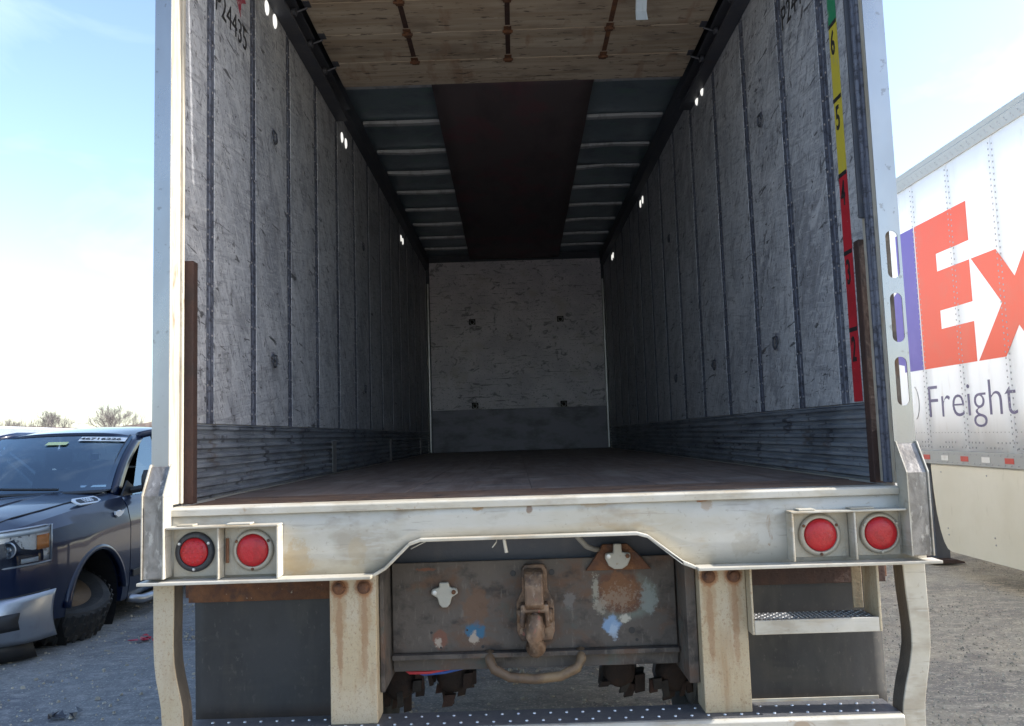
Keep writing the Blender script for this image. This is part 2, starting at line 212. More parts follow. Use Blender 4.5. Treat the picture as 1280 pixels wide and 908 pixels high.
# ------------------------------------------------------------------ mesh helpers
class MB:
    def __init__(s): s.v = []; s.f = []
    def add(s, vs, fs):
        n = len(s.v); s.v += [tuple(v) for v in vs]; s.f += [tuple(n+i for i in f) for f in fs]; return s
    def box(s, x0, x1, y0, y1, z0, z1):
        vs = [(x, y, z) for x in (x0, x1) for y in (y0, y1) for z in (z0, z1)]
        return s.add(vs, [(0,1,3,2), (4,6,7,5), (0,4,5,1), (2,3,7,6), (0,2,6,4), (1,5,7,3)])
    def prism(s, poly, axis, a, b):
        """poly: list of 2-D points in the two other axes (in xyz order), extruded along axis from a to b"""
        n = len(poly)
        def P(q, t):
            if axis == 'x': return (t, q[0], q[1])
            if axis == 'y': return (q[0], t, q[1])
            return (q[0], q[1], t)
        vs = [P(q, a) for q in poly]+[P(q, b) for q in poly]
        return s.add(vs, [tuple(range(n)), tuple(range(2*n-1, n-1, -1))]+[(i, n+i, n+(i+1) % n, (i+1) % n) for i in range(n)])
    def tube(s, pts, r, n=8, caps=True):
        pts = [Vector(p) for p in pts]; rs = r if isinstance(r, (list, tuple)) else [r]*len(pts)
        base = len(s.v); up = Vector((0, 0, 1))
        for i, p in enumerate(pts):
            d = (pts[min(i+1, len(pts)-1)]-pts[max(i-1, 0)]).normalized()
            a = d.cross(up if abs(d.z) < .9 else Vector((1, 0, 0))).normalized(); b = d.cross(a)
            for k in range(n):
                t = 2*math.pi*k/n; s.v.append(tuple(p+(a*math.cos(t)+b*math.sin(t))*rs[i]))
        for i in range(len(pts)-1):
            for k in range(n):
                s.f.append((base+i*n+k, base+i*n+(k+1) % n, base+(i+1)*n+(k+1) % n, base+(i+1)*n+k))
        if caps:
            s.f.append(tuple(base+k for k in range(n))[::-1]); s.f.append(tuple(base+(len(pts)-1)*n+k for k in range(n)))
        return s
    def lathe(s, prof, c, axis='y', n=28, closed=False):
        """prof: (radius, offset along axis)"""
        base = len(s.v)
        for (r, h) in prof:
            for k in range(n):
                t = 2*math.pi*k/n; a, b = r*math.cos(t), r*math.sin(t)
                s.v.append({'y': (c[0]+a, c[1]+h, c[2]+b), 'x': (c[0]+h, c[1]+a, c[2]+b), 'z': (c[0]+a, c[1]+b, c[2]+h)}[axis])
        m = len(prof)
        for i in range(m-1 if not closed else m):
            j = (i+1) % m
            for k in range(n): s.f.append((base+i*n+k, base+i*n+(k+1) % n, base+j*n+(k+1) % n, base+j*n+k))
        if not closed:
            if prof[0][0] > 1e-4: s.f.append(tuple(base+k for k in range(n)))
            if prof[-1][0] > 1e-4: s.f.append(tuple(base+(m-1)*n+k for k in range(n)))
        return s
    def grid(s, fn, nu, nv):
        base = len(s.v)
        for i in range(nu+1):
            for j in range(nv+1): s.v.append(tuple(fn(i/nu, j/nv)))
        for i in range(nu):
            for j in range(nv):
                a = base+i*(nv+1)+j; s.f.append((a, a+1, a+nv+2, a+nv+1))
        return s
    def loft(s, rings, cap=True):
        n = len(rings[0]); base = len(s.v)
        for r in rings: s.v += [tuple(p) for p in r]
        for i in range(len(rings)-1):
            for k in range(n): s.f.append((base+i*n+k, base+i*n+(k+1) % n, base+(i+1)*n+(k+1) % n, base+(i+1)*n+k))
        if cap:
            s.f.append(tuple(base+k for k in range(n))); s.f.append(tuple(base+(len(rings)-1)*n+k for k in range(n))[::-1])
        return s
ORG = {}
def empty(name, loc, rz=0, org=None):
    o = bpy.data.objects.new(name, None); COL.objects.link(o); o.location = loc; o.rotation_euler = (0, 0, rz)
    o.empty_display_size = .2
    ORG[o] = Vector(org if org is not None else loc); return o
def fixn(me):
    b = bmesh.new(); b.from_mesh(me); bmesh.ops.remove_doubles(b, verts=b.verts, dist=1e-5)
    bmesh.ops.recalc_face_normals(b, faces=b.faces); b.to_mesh(me); b.free()
def obj(name, mb, mt, parent=None, smooth=False, bevel=0, org=None, sub=0, solid=0):
    v = np.array(mb.v); c = Vector(((v.max(0)+v.min(0))/2).tolist()) if org is None else Vector(org)
    me = bpy.data.meshes.new(name); me.from_pydata([tuple(p) for p in (v-np.array(c)).tolist()], [], mb.f); fixn(me)
    me.materials.append(M[mt] if isinstance(mt, str) else mt)
    o = bpy.data.objects.new(name, me); COL.objects.link(o); ORG[o] = c
    if parent: o.parent = parent; o.location = c-ORG[parent]
    else: o.location = c
    if smooth:
        for p in me.polygons: p.use_smooth = True
    if solid:
        q = o.modifiers.new('s', 'SOLIDIFY'); q.thickness = solid; q.offset = 0
    if bevel:
        q = o.modifiers.new('b', 'BEVEL'); q.width = bevel; q.segments = 2; q.limit_method = 'ANGLE'; q.angle_limit = rad(40)
    if sub:
        q = o.modifiers.new('u', 'SUBSURF'); q.levels = sub; q.render_levels = sub
    return o
def dup(o, d, parent=None):
    c = o.copy(); COL.objects.link(c); p = parent or o.parent; c.parent = p
    ORG[c] = ORG[o]+Vector(d); c.location = ORG[c]-(ORG[p] if p else Vector()); return c
def tag(o, label, cat, group=None, kind=None):
    if label: o['label'] = label
    if cat: o['category'] = cat
    if group: o['group'] = group
    if kind: o['kind'] = kind
    return o
def text(name, s, mt, parent, loc, rot, size, sx=1., depth=.001, align='LEFT', offset=0.):
    cu = bpy.data.curves.new('txt', 'FONT'); cu.body = s; cu.size = size; cu.extrude = depth; cu.align_x = align; cu.resolution_u = 4; cu.offset = offset
    t = bpy.data.objects.new('txt', cu); COL.objects.link(t)
    bpy.context.view_layer.update()
    me = bpy.data.meshes.new_from_object(t.evaluated_get(bpy.context.evaluated_depsgraph_get()))
    bpy.data.objects.remove(t); bpy.data.curves.remove(cu)
    me.name = name; me.materials.clear(); me.materials.append(M[mt])
    o = bpy.data.objects.new(name, me); COL.objects.link(o); ORG[o] = Vector(loc)
    o.parent = parent; o.location = Vector(loc)-ORG[parent]; o.rotation_euler = rot; o.scale = (sx, 1, 1); return o
random.seed(7)

# ================================================================== SETTING
def ground_mat():
    g = mat('groundmat', (.135, .135, .132), .92, 0, layers=[
        ((.19, .178, .158), (.5, .5, 1), .42, .58, .8, 5), ((.085, .085, .09), (1.3, 1.3, 1), .48, .62, .75), ((.22, .21, .195), (7, 12, 1), .50, .62, .7, 8),
        ((.095, .093, .09), (14, 17, 1), .53, .64, .55), ((.30, .285, .26), (60, 70, 1), .57, .64, .8), ((.07, .07, .075), (1.6, 2.6, 1), .59, .63, .4, 6, 2.5), ((.07, .07, .07), (90, 120, 1), .58, .66, .7)], bump=1.0, bs=(34, 34, 1))
    t = g.node_tree; N = t.nodes; L = t.links; b = N['Principled BSDF']; src = b.inputs['Base Color'].links[0].from_socket
    # cool shade painted into the ground colour at left, warm bounced light at right
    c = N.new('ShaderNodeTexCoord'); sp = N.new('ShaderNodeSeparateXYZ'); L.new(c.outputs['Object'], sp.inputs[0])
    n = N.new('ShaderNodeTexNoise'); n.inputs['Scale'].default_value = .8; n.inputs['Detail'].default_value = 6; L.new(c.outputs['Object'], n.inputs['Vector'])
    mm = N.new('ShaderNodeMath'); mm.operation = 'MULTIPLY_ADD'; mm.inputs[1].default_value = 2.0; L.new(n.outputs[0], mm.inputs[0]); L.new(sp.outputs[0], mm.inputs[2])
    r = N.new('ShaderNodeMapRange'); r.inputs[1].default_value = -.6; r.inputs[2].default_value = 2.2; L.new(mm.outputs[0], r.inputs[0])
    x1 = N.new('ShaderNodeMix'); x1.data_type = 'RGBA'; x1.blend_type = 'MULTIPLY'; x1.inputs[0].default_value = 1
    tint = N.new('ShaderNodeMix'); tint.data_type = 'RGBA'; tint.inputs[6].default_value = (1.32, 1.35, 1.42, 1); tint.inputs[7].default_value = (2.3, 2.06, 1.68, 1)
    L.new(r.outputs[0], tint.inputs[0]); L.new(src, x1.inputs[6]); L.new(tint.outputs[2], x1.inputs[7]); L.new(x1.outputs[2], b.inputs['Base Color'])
    return g
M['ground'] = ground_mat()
mb = MB()
xs = [-900, -200, -60, -20]+[-12+i*.5 for i in range(49)]+[20, 60, 200, 900]
ys = [-600, -100, -20]+[-6+i*.5 for i in range(50)]+[26, 40, 80, 200, 1200]
rg = random.Random(3)
for y in ys:
    for x in xs: mb.v.append((x, y, rg.uniform(-.012, .006) if abs(x) < 12.1 and -6 <= y < 19 else 0.))
nx = len(xs)
for j in range(len(ys)-1):
    for i in range(nx-1): mb.f.append((j*nx+i, j*nx+i+1, (j+1)*nx+i+1, (j+1)*nx+i))
g = obj('ground', mb, 'ground', org=(0, 0, 0), smooth=True); tag(g, 'worn gravel yard surface, cool shade and warm bounce tinted in', 'ground', kind='structure')
# loose stones
mb = MB(); rg = random.Random(11)
def stone(x, y, r):
    b = len(mb.v); a0 = rg.uniform(0, 6.28)
    for k in range(5):
        a = a0+k*1.2566; q = r*rg.uniform(.7, 1.2); mb.v.append((x+q*math.cos(a), y+q*math.sin(a), -.004))
    for k in range(5):
        a = a0+k*1.2566+.2; q = r*rg.uniform(.4, .75); mb.v.append((x+q*math.cos(a), y+q*math.sin(a), r*rg.uniform(.45, .8)))
    for k in range(5): mb.f.append((b+k, b+(k+1) % 5, b+5+(k+1) % 5, b+5+k))
    mb.f.append(tuple(b+5+k for k in range(5)))
for i in range(22000):
    x = rg.uniform(1.2, 6.5); y = rg.uniform(.4, 13); stone(x, y, abs(rg.gauss(0, .0038))+.0022)
for i in range(5000):
    x = rg.uniform(-6, -.9); y = rg.uniform(.6, 12); stone(x, y, abs(rg.gauss(0, .006))+.003)
for i in range(3000):
    x = rg.uniform(-1.3, 1.5); y = rg.uniform(.6, 8); stone(x, y, abs(rg.gauss(0, .008))+.004)
me = bpy.data.meshes.new('gravel'); me.from_pydata(mb.v, [], mb.f); me.materials.append(M['stone'])
o = bpy.data.objects.new('gravel', me); COL.objects.link(o); tag(o, 'loose gravel stones strewn over the yard', 'gravel', kind='stuff')

# ================================================================== THE OPEN BOX TRAILER
T = empty('box_trailer', (0, 4.2, 0))
tag(T, 'empty open box trailer seen from behind, grey panelled walls and red tail lights', 'trailer')
ZF = 1.25; LY = 8.4
# floor boards
for i in range(10):
    x0 = -1.25+i*.25
    if i == 0: fb = obj('floor_board', MB().box(x0+.0008, x0+.2492, .461, LY, ZF-.03, ZF), 'floor', T, bevel=.001)
    else: q = dup(fb, (i*.25, 0, (i % 3)*.0008)); q.name = 'floor_board'
obj('threshold_plate', MB().box(-1.22, 1.22, .0805, .459, ZF-.035, ZF+.002), 'threshold', T, bevel=.001)
# panels, posts
def seams(a): return a
SL = [.41, .94, 1.54, 2.15, 2.74, 3.34, 3.94, 4.54, 5.15, 5.77, 6.38, 7.0, 7.6]
SR = [.45, .93, 1.52, 2.15, 2.80, 3.42, 4.03, 4.64, 5.25, 5.86, 6.47, 7.08, 7.69]
PZ0, PZ1 = 1.545, 3.80
PAN = {}
for side, S in ((-1, SL), (1, SR)):
    ys = [.13]+S+[LY-.03]
    for i in range(len(ys)-1):
        a = ys[i]+(.041 if i else 0); b = ys[i+1]-.041
        x0, x1 = (1.25, 1.262) if side > 0 else (-1.262, -1.25)
        PAN[side, i] = obj('wall_panel', MB().box(x0, x1, a, b, PZ0, PZ1), 'panel', T, bevel=.002)
    for i, y in enumerate(S):
        k = side
        mbp = MB()
        prof = [(y-.042, 1.266), (y-.040, 1.2525), (y-.010, 1.2525), (y-.006, 1.2495), (y+.006, 1.2495), (y+.010, 1.2525), (y+.040, 1.2525), (y+.042, 1.266)]
        mbp.prism([(k*x, yy) for yy, x in prof], 'z', PZ0, PZ1)
        p = obj('wall_post', mbp, 'post', T)
        if i < 6:
            rv = MB()
            for zz in np.arange(PZ0+.05, PZ1, .10):
                for dy in (-.023, .023): rv.lathe([(.005, 0), (.004, -k*.003), (0, -k*.004)], (k*1.2525, y+dy, zz), 'x', 6)
            tag(obj('post_rivet', rv, 'rivet', p), None, None, kind='stuff')
# skin, top rails, roof, front
for k in (-1, 1):
    obj('side_skin', MB().box(min(k*1.275, k*1.29), max(k*1.275, k*1.29), .13, 8.6, 1.02, 4.02), 'fxwhite', T)
    obj('top_rail', MB().prism([(k*1.25, 3.802), (k*1.195, 3.82), (k*1.195, 3.955), (k*1.262, 3.955), (k*1.262, 3.802)], 'y', .14, LY), 'darkmetal', T)
    tk = MB().prism([(k*1.249, 3.70), (k*1.165, 3.70), (k*1.165, 3.715), (k*1.23, 3.72), (k*1.23, 3.785), (k*1.15, 3.785), (k*1.15, 3.798), (k*1.249, 3.798)], 'y', .2, 2.75)
    obj('door_track', tk, 'darkmetal', T, bevel=.002)
obj('roof_skin', MB().box(-1.27, 1.27, .13, 8.6, 4.0, 4.02), 'roof', T)
obj('front_wall', MB().box(-1.27, 1.27, LY+.06, 8.59, 1.02, 3.998), 'fxwhite', T)
obj('under_floor', MB().box(-1.26, 1.26, .12, 8.45, 1.10, 1.212), 'darkmetal', T)
for i, y in enumerate([2.80, 3.5, 4.15, 4.72, 5.34, 5.98, 6.6, 7.25, 7.85]):
    sag = [.002, .004, .012, .018, .008, .005, .014, .004, .006][i]
    bw = MB().loft([[(x, y-.03, 3.964+s), (x, y-.03, 3.988+s*.3), (x, y+.03, 3.988+s*.3), (x, y+.03, 3.964+s)] for x, s in ((-1.193, 0), (-.9, -sag), (-.6, -sag*.3), (0, 0), (.6, -sag*.4), (.9, sag), (1.193, 0))])
    obj('roof_bow', bw, 'bow', T, bevel=.002)
rgl = random.Random(5)
obj('roof_liner', MB().grid(lambda u, v: (-.57-.05*u+(1.14+.10*u)*v, 2.62+u*5.75, 3.935-.012*math.sin(v*3.14)+.006*math.sin(u*31+v*5)), 40, 8), 'liner', T, smooth=True, solid=.004)
# front (far) wall lining
fp = obj('front_panel', MB().box(-1.195, 1.205, LY-.015, LY+.004, 1.83, 3.90), 'frontply', T, bevel=.002)
obj('kick_plate', MB().box(-1.195, 1.205, LY-.020, LY+.004, 1.255, 1.828), 'kick', T, bevel=.002)
obj('front_liner', MB().box(-1.25, 1.25, LY+.005, LY+.05, 1.20, 3.998), 'darkmetal', T)
for k in (-1, 1): obj('corner_trim', MB().box(min(k*1.208, k*1.23), max(k*1.208, k*1.23), LY-.05, LY+.004, 1.26, 3.60), 'steel', T, bevel=.002)
def ring_wall(parent, c, axis, s):
    """recessed lashing pan with a D ring; s: direction into the box"""
    if axis == 'x':
        a = MB().box(c[0]-.001 if s > 0 else c[0]-.004, c[0]+.004 if s > 0 else c[0]+.001, c[1]-.02, c[1]+.02, c[2]+.012, c[2]+.04)
        f = lambda a_, b_: (c[0]+s*.012, c[1]+a_, c[2]+b_)
    else:
        a = MB().box(c[0]-.045, c[0]+.045, c[1]-.004, c[1]+.001, c[2]-.040, c[2]+.040)
        f = lambda a_, b_: (c[0]+a_, c[1]-.012, c[2]+b_)
    p = obj('lashing_pan', a, 'kick' if axis == 'x' else 'wellrust', parent, bevel=.001)
    pts = [f(.028*math.cos(t), -.006+.030*math.sin(t)) for t in np.linspace(.55-3.14-.5, .05+.5, 14)]+[f(.026, .022), f(-.026, .022)]
    pts.append(pts[0]); obj('lashing_ring', MB().tube(pts, .005, 6), 'darkmetal' if axis == 'x' else 'steel', p, smooth=True)
for x, z in ((-.612, 3.05), (.615, 3.055), (-.603, 1.885), (.62, 1.875)): ring_wall(T, (x, LY-.0155 if z > 1.9 else LY-.0205, z), 'y', 1)
for y, z in ((1.25, 3.02), (1.23, 1.872), (3.65, 3.02), (3.65, 1.87)): ring_wall(T, (-1.2495, y, z), 'x', 1)
for y, z in ((1.25, 3.03), (1.22, 1.883), (2.45, 1.881), (3.7, 3.02), (3.7, 1.88)): ring_wall(T, (1.2495, y, z), 'x', -1)
# corrugated scuff bands
def scuff(k, y0, y1):
    n = 8; h = (PZ0-.003-ZF-.004)/n; pr = []
    for i in range(n):
        z = ZF+.004+i*h; pr += [(1.258, z), (1.258, z+h*.28), (1.240, z+h*.48), (1.240, z+h*.82)]
    pr += [(1.240, PZ0-.012), (1.246, PZ0-.004), (1.266, PZ0-.004), (1.266, ZF+.004)]
    return MB().prism([(k*x, z) for x, z in pr], 'y', y0, y1)
for k, cuts in ((-1, (.14, 2.52, 4.90, 7.30, LY-.06)), (1, (.14, 3.0, 5.9, LY-.06))):
    for a, b in zip(cuts[:-1], cuts[1:]): obj('scuff_plate', scuff(k, a+.002, b-.002), 'scuff', T)
    for y in cuts[1:-1]:
        if k < 0:
            n = 7; h = (.20)/n; pr = []
            for i in range(n):
                z = ZF+.012+i*h; pr += [(1.246, z), (1.243, z+h*.3), (1.232, z+h*.5), (1.232, z+h*.8)]
            pr += [(1.246, ZF+.222), (1.2395, ZF+.222), (1.2395, ZF+.012)]
            pr = [(1.2385-.002*(i % 2), ZF+.012+i*.0286) for i in range(8)]+[(1.2395, ZF+.2122), (1.2395, ZF+.011)]
            obj('glint_strip', MB().prism([(k*x, z) for x, z in pr], 'y', y-.06, y+.06), 'steel', T)  # bright strips added at joints to imitate reflections off the dented scuff band
# white ovals high on the walls, emission stands in for daylight showing through
def glow_oval(k, y, z):
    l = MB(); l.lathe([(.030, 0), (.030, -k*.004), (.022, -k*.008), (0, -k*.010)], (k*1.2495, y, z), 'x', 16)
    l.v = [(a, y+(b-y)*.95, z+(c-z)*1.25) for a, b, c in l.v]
    obj('daylight_spot', l, 'daylightglow', T, smooth=True)
for y, z in ((1.153, 3.656), (1.289, 3.657), (2.924, 3.651), (3.06, 3.656), (5.95, 3.655), (6.09, 3.655)): glow_oval(-1, y, z)
for y, z in ((2.575, 3.70), (2.42, 3.70), (4.92, 3.70), (5.06, 3.70), (7.30, 3.69), (7.42, 3.69)): glow_oval(1, y, z)
# unit numbers
text('unit_number', 'P24435', 'ink', PAN[-1, 1], (-1.2485, .452, 3.270), (rad(90), 0, rad(90)), .155, .86, offset=-.001)
text('unit_number', 'P24435', 'ink', PAN[1, 1], (1.2485, .885, 3.305), (rad(90), 0, rad(-90)), .155, .86, offset=-.001)
st = MB(); P = [((.11 if i % 2 == 0 else .055)*math.sin(i*math.pi/5+.3), (.11 if i % 2 == 0 else .055)*math.cos(i*math.pi/5+.3)) for i in range(10)]
st.prism([(.73+a, 3.50+b) for a, b in P], 'x', -1.2495, -1.2485); obj('red_mark', st, 'redink', PAN[-1, 1])
# load height tape on the right wall
def tape(z0, z1, mt): return obj('height_tape', MB().box(1.2478, 1.2495, .286, .360, z0, z1), mt, T)
tape(3.052, 3.70, 'green'); ty = tape(2.442, 3.050, 'yellow'); tr = tape(PZ0+.005, 2.440, 'red')
for d, z, p in (('6', 3.05, ty), ('5', 2.745, ty), ('4', 2.44, tr), ('3', 2.13, tr), ('2', 1.83, tr)):
    text('tape_digit', d, 'ink', p, (1.2468, .347, z-.125), (rad(90), 0, rad(-90)), .135, .56, offset=.002)
    obj('tape_line', MB().box(1.2466, 1.2477, .286, .360, z-.012, z+.004), 'ink', p)
# roll-up door, stowed under the roof
DS = []
for i in range(6):
    a, b = 2.43-.35*(i+1), 2.43-.35*i
    DS.append(obj('door_slat', MB().box(-1.125, 1.125, a+.003, b-.003, 3.80, 3.822), 'doorwood', T, bevel=.004))
for i in range(1, 6):
    y = 2.43-.35*i
    for x in (-.61, -.03, .56):
        h = MB(); h.box(x-.022, x+.022, y-.045, y+.05, 3.797, 3.7995)
        h.tube([(x-.03, y, 3.790), (x+.03, y, 3.790)], .008, 8)
        h.lathe([(.026, 0), (.026, -.006), (.015, -.012), (0, -.013)], (x, y+.012, 3.797), 'z', 12)
        obj('hinge', h, 'rust', DS[i])
        if i < 4: obj('hinge_strap', MB().box(x-.014, x+.014, y-.32, y-.06, 3.7975, 3.7998), 'rustbar' if x < .3 else 'rust', DS[i])
    for k in (-1, 1):
        r = MB(); r.tube([(k*1.10, y, 3.775), (k*1.155, y, 3.755)], .006, 6); r.lathe([(.022, 0), (.022, k*.02)], (k*1.16, y, 3.752), 'x', 12); r.box(min(k*1.085, k*1.12), max(k*1.085, k*1.12), y-.03, y+.03, 3.793, 3.7995)
        obj('track_roller', r, 'darkmetal', DS[i])
sp = MB().loft([[(x0, yy, zz), (x1, yy, zz), (x1, yy+.003, zz), (x0, yy+.003, zz)] for x0, x1, yy, zz in ((.645, .705, 1.30, 3.797), (.645, .703, 1.295, 3.72), (.643, .700, 1.31, 3.66), (.641, .704, 1.30, 3.607))])
obj('pull_strap', sp, 'strap', T)
obj('door_shaft', MB().tube([(-1.1, .22, 3.9), (1.1, .22, 3.9)], .03, 12), 'darkmetal', T, smooth=True)
# ---- rear frame
def holed_plate(x0, x1, y, z0, z1, cx, hw, holes):
    mbp = MB(); z = z0
    for a, b in holes:
        mbp.add([(x0, y, z), (x1, y, z), (x1, y, a), (cx, y, a), (x0, y, a)], [(0, 1, 2, 3, 4)])
        L_ = [(cx-hw*math.sin(t), y, a+hw-hw*math.cos(t)) for t in np.linspace(0, math.pi/2, 6)]+[(cx-hw*math.cos(t), y, b-hw+hw*math.sin(t)) for t in np.linspace(0, math.pi/2, 6)]
        mbp.add([(x0, y, a)]+L_+[(x0, y, b)], [tuple(range(len(L_)+2))])
        R_ = [(2*cx-p[0], y, p[2]) for p in L_]
        mbp.add([(x1, y, a)]+R_+[(x1, y, b)], [tuple(range(len(R_)+2))]); z = b
    mbp.add([(x0, y, z), (x1, y, z), (x1, y, z1), (x0, y, z1)], [(0, 1, 2, 3)]) if not holes else mbp.add([(x0, y, z), (cx, y, z), (x1, y, z), (x1, y, z1), (x0, y, z1)], [(0, 1, 2, 3, 4)])
    return mbp
HZ = [(1.522, 1.689), (1.739, 1.910), (1.961, 2.128)]
for k in (-1, 1):
    if k > 0: fpst = obj('corner_post', holed_plate(1.222, 1.295, .002, 1.30, 4.06, 1.264, .021, HZ), 'mirrormetal', T, solid=.004)
    else: fpst = obj('corner_post', MB().box(-1.295, -1.236, 0, .004, 1.30, 4.06), 'mirrormetal', T, bevel=.002)
    x = k*(1.222 if k > 0 else 1.236)
    # jamb, facing into the opening
    obj('door_jamb', MB().box(min(x, x+k*.006), max(x, x+k*.006), .0045, .125, 1.262, 4.06), 'jamb', T, bevel=.0015)
    obj('jamb_lip', MB().box(min(x-k*.010, x-k*.0005), max(x-k*.010, x-k*.0005), .085 if k < 0 else .03, .10 if k < 0 else .05, 1.262, 4.06), 'jamb' if k < 0 else 'post', T, bevel=.0015)
    if k < 0: obj('post_return', MB().box(-1.295, -1.291, .0045, .128, 1.30, 4.06), 'mirrormetal', T)
    else:
        obj('post_return', MB().box(1.291, 1.295, .0045, .128, 2.16, 4.06), 'mirrormetal', T)
        obj('post_return', MB().box(1.291, 1.295, .0045, .128, 1.30, 1.49), 'mirrormetal', T)
        obj('post_web', MB().box(1.229, 1.272, .030, .034, 1.48, 2.17), 'plate', T)
        obj('guide_rail', MB().prism([(1.2215, .052), (1.205, .056), (1.205, .066), (1.2215, .070)], 'z', 1.262, 4.0), 'post', T)
        obj('guide_rail', MB().prism([(1.2215, .086), (1.198, .090), (1.198, .098), (1.2215, .104)], 'z', 2.2, 4.0), 'darkmetal', T)
    # rusty rub bar inside the opening
    b0, b1 = (-1.249, -1.205) if k < 0 else (1.203, 1.249)
    obj('rub_bar', MB().prism([(b0, .127), (b1, .127), (b1, .170), (b0, .170)], 'z', 1.256, 2.13), 'rustbar', T, bevel=.003)
    # lower gusset
    a, b = sorted((k*1.222, k*1.295))
    obj('post_gusset', MB().prism([(.0, 1.03), (-.065, 1.03), (-.065, 1.30), (-.006, 1.395), (.0, 1.395)], 'x', a+.004, b-.004), 'gusset', T, bevel=.004)
    for xx in (a-.0005, b-.0035):
        obj('gusset_edge', MB().prism([(.0, 1.03), (-.071, 1.03), (-.071, 1.302), (-.010, 1.402), (.0, 1.402)], 'x', xx, xx+.004), 'cream', T)
obj('rear_header', MB().box(-1.204, 1.204, .01, .12, 3.86, 4.06), 'mirrormetal', T, bevel=.003)
# rear sill with the notch over the hitch
PATH = [(-1.30, 1.020), (-.545, 1.020), (-.505, 1.042), (-.425, 1.118), (-.385, 1.131), (.335, 1.131), (.372, 1.120), (.485, 1.032), (.525, 1.014), (1.30, 1.014)]
sill = MB(); rs = random.Random(8)
top = [(x, 1.236) for x, _ in PATH]
for i in range(len(PATH)-1):
    (x0, z0), (x1, z1) = PATH[i], PATH[i+1]
    n = max(1, int((x1-x0)/.12))
    sill.grid(lambda u, v, x0=x0, x1=x1, z0=z0, z1=z1: (x0+(x1-x0)*u, 0.0, (z0+(z1-z0)*u)*(1-v)+1.236*v), n, 3)
for i, v in enumerate(sill.v):
    h = math.sin(v[0]*9.1)*math.sin(v[2]*23+v[0]*3)*.0009
    sill.v[i] = (v[0], h-.001, v[2])
rear_sill = obj('rear_sill', sill, 'sillpaint', T, smooth=True, solid=.006)
obj('sill_cap', MB().prism([(-.012, 1.226), (-.012, 1.248), (-.006, 1.254), (.079, 1.254), (.079, 1.236), (.0, 1.236), (.0, 1.226)], 'x', -1.235, 1.2215), 'cream', T, bevel=.002)
obj('sill_web', MB().box(-1.28, 1.28, .080, .115, 1.125, 1.215), 'darkmetal', T)
ed = MB()
off = [(-1.308, 1.020)]+PATH[1:-1]+[(1.318, 1.014)]
for i in range(len(off)-1):
    (x0, z0), (x1, z1) = off[i], off[i+1]
    d = Vector((x1-x0, z1-z0)).normalized(); nrm = Vector((-d.y, d.x))*.010
    e = .0012
    ed.prism([(x0-d.x*e, z0-d.y*e), (x1+d.x*e, z1+d.y*e), (x1+d.x*e-nrm.x, z1+d.y*e-nrm.y), (x0-d.x*e-nrm.x, z0-d.y*e-nrm.y)], 'y', -.072 if z0 < 1.03 and z1 < 1.03 else -.040, -.0042)
obj('sill_flange', ed, 'cream', T, bevel=.002)
# lamp guards and tail lights
def guard(k, xa, xb, xm, ztop):
    m_ = MB(); t_ = .007
    m_.box(xa, xb, -.062, -.004, ztop-t_, ztop)
    inner = xb if k < 0 else xa
    m_.box(inner-(t_ if k < 0 else 0), inner+(0 if k < 0 else t_), -.062, -.004, 1.0225, ztop-t_-.0005)
    m_.box(xm-t_/2, xm+t_/2, -.060, -.004, 1.0225, ztop-t_-.0005)
    g_ = obj('lamp_guard', m_, 'cream', T, bevel=.002)
    for bx in ((xa+.03, xa+.085), ((xa+xb)/2+.01, (xa+xb)/2+.09)):
        obj('weld_bead', MB().box(bx[0], bx[1], -.05, -.008, ztop+.0005, ztop+.006), 'cream', g_, bevel=.002)
    for a_, b_ in ((xa, xm), (xm, xb)):
        obj('lamp_plate', MB().box(min(a_, b_)+.006, max(a_, b_)-.006, -.010, -.0045, 1.028, ztop-.012), 'ring', g_, bevel=.001)
    obj('hinge_pin', MB().tube([(xm+.016, -.016, 1.07), (xm+.016, -.016, 1.15)], .006, 8), 'rust', g_)
guard(-1, -1.218, -.848, -1.047, 1.196); guard(1, .838, 1.218, 1.047, 1.184)
def lamp(x, z, rl, rr, mt, scr):
    y0 = -.0105
    l = MB().lathe([(rl, -.004), (rl, -.010), (rl*.93, -.0165), (rl*.6, -.0215), (rl*.25, -.0235), (0, -.024)], (x, y0, z), 'y', 32)
    lo = obj('tail_light', l, 'lens', T, smooth=True)
    led = MB() if mt == 'blackring' else None
    for rr_, n_ in ((0, 1), (rl*.36, 6), (rl*.68, 12)):
        for q in range(n_ if led else 0):
            a_ = 2*math.pi*q/n_; hh = -.0238+.006*(rr_/rl)**2
            led.lathe([(rl*.12, hh+.001), (rl*.10, hh-.0004), (0, hh-.0009)], (x+rr_*math.cos(a_), y0, z+rr_*math.sin(a_)), 'y', 8)
    if led: tag(obj('lens_facet', led, 'lens', lo, smooth=True), None, None, kind='stuff')
    obj('bezel', MB().lathe([(rl*.99, -.003), (rl*1.02, -.012), (rl*1.06, -.014), (rr*.97, -.009), (rr, -.004), (rr, -.0003)], (x, y0, z), 'y', 32), mt, lo, smooth=True)
    for q in range(3):
        a_ = rad(25+q*120 if q < 2 else 270); a_ = (rad(30), rad(150), rad(270))[q]; r_ = (rl+rr)/2
        obj('screw', MB().lathe([(.0055, -.0125), (.0045, -.016), (0, -.0165)], (x+r_*math.cos(a_), y0, z+r_*math.sin(a_)), 'y', 8), scr, lo)
lamp(-1.140, 1.109, .047, .066, 'blackring', 'steel'); lamp(-.945, 1.109, .053, .069, 'ring', 'rust')
lamp(.945, 1.101, .054, .071, 'ring', 'rust'); lamp(1.146, 1.101, .054, .068, 'ring', 'ring')
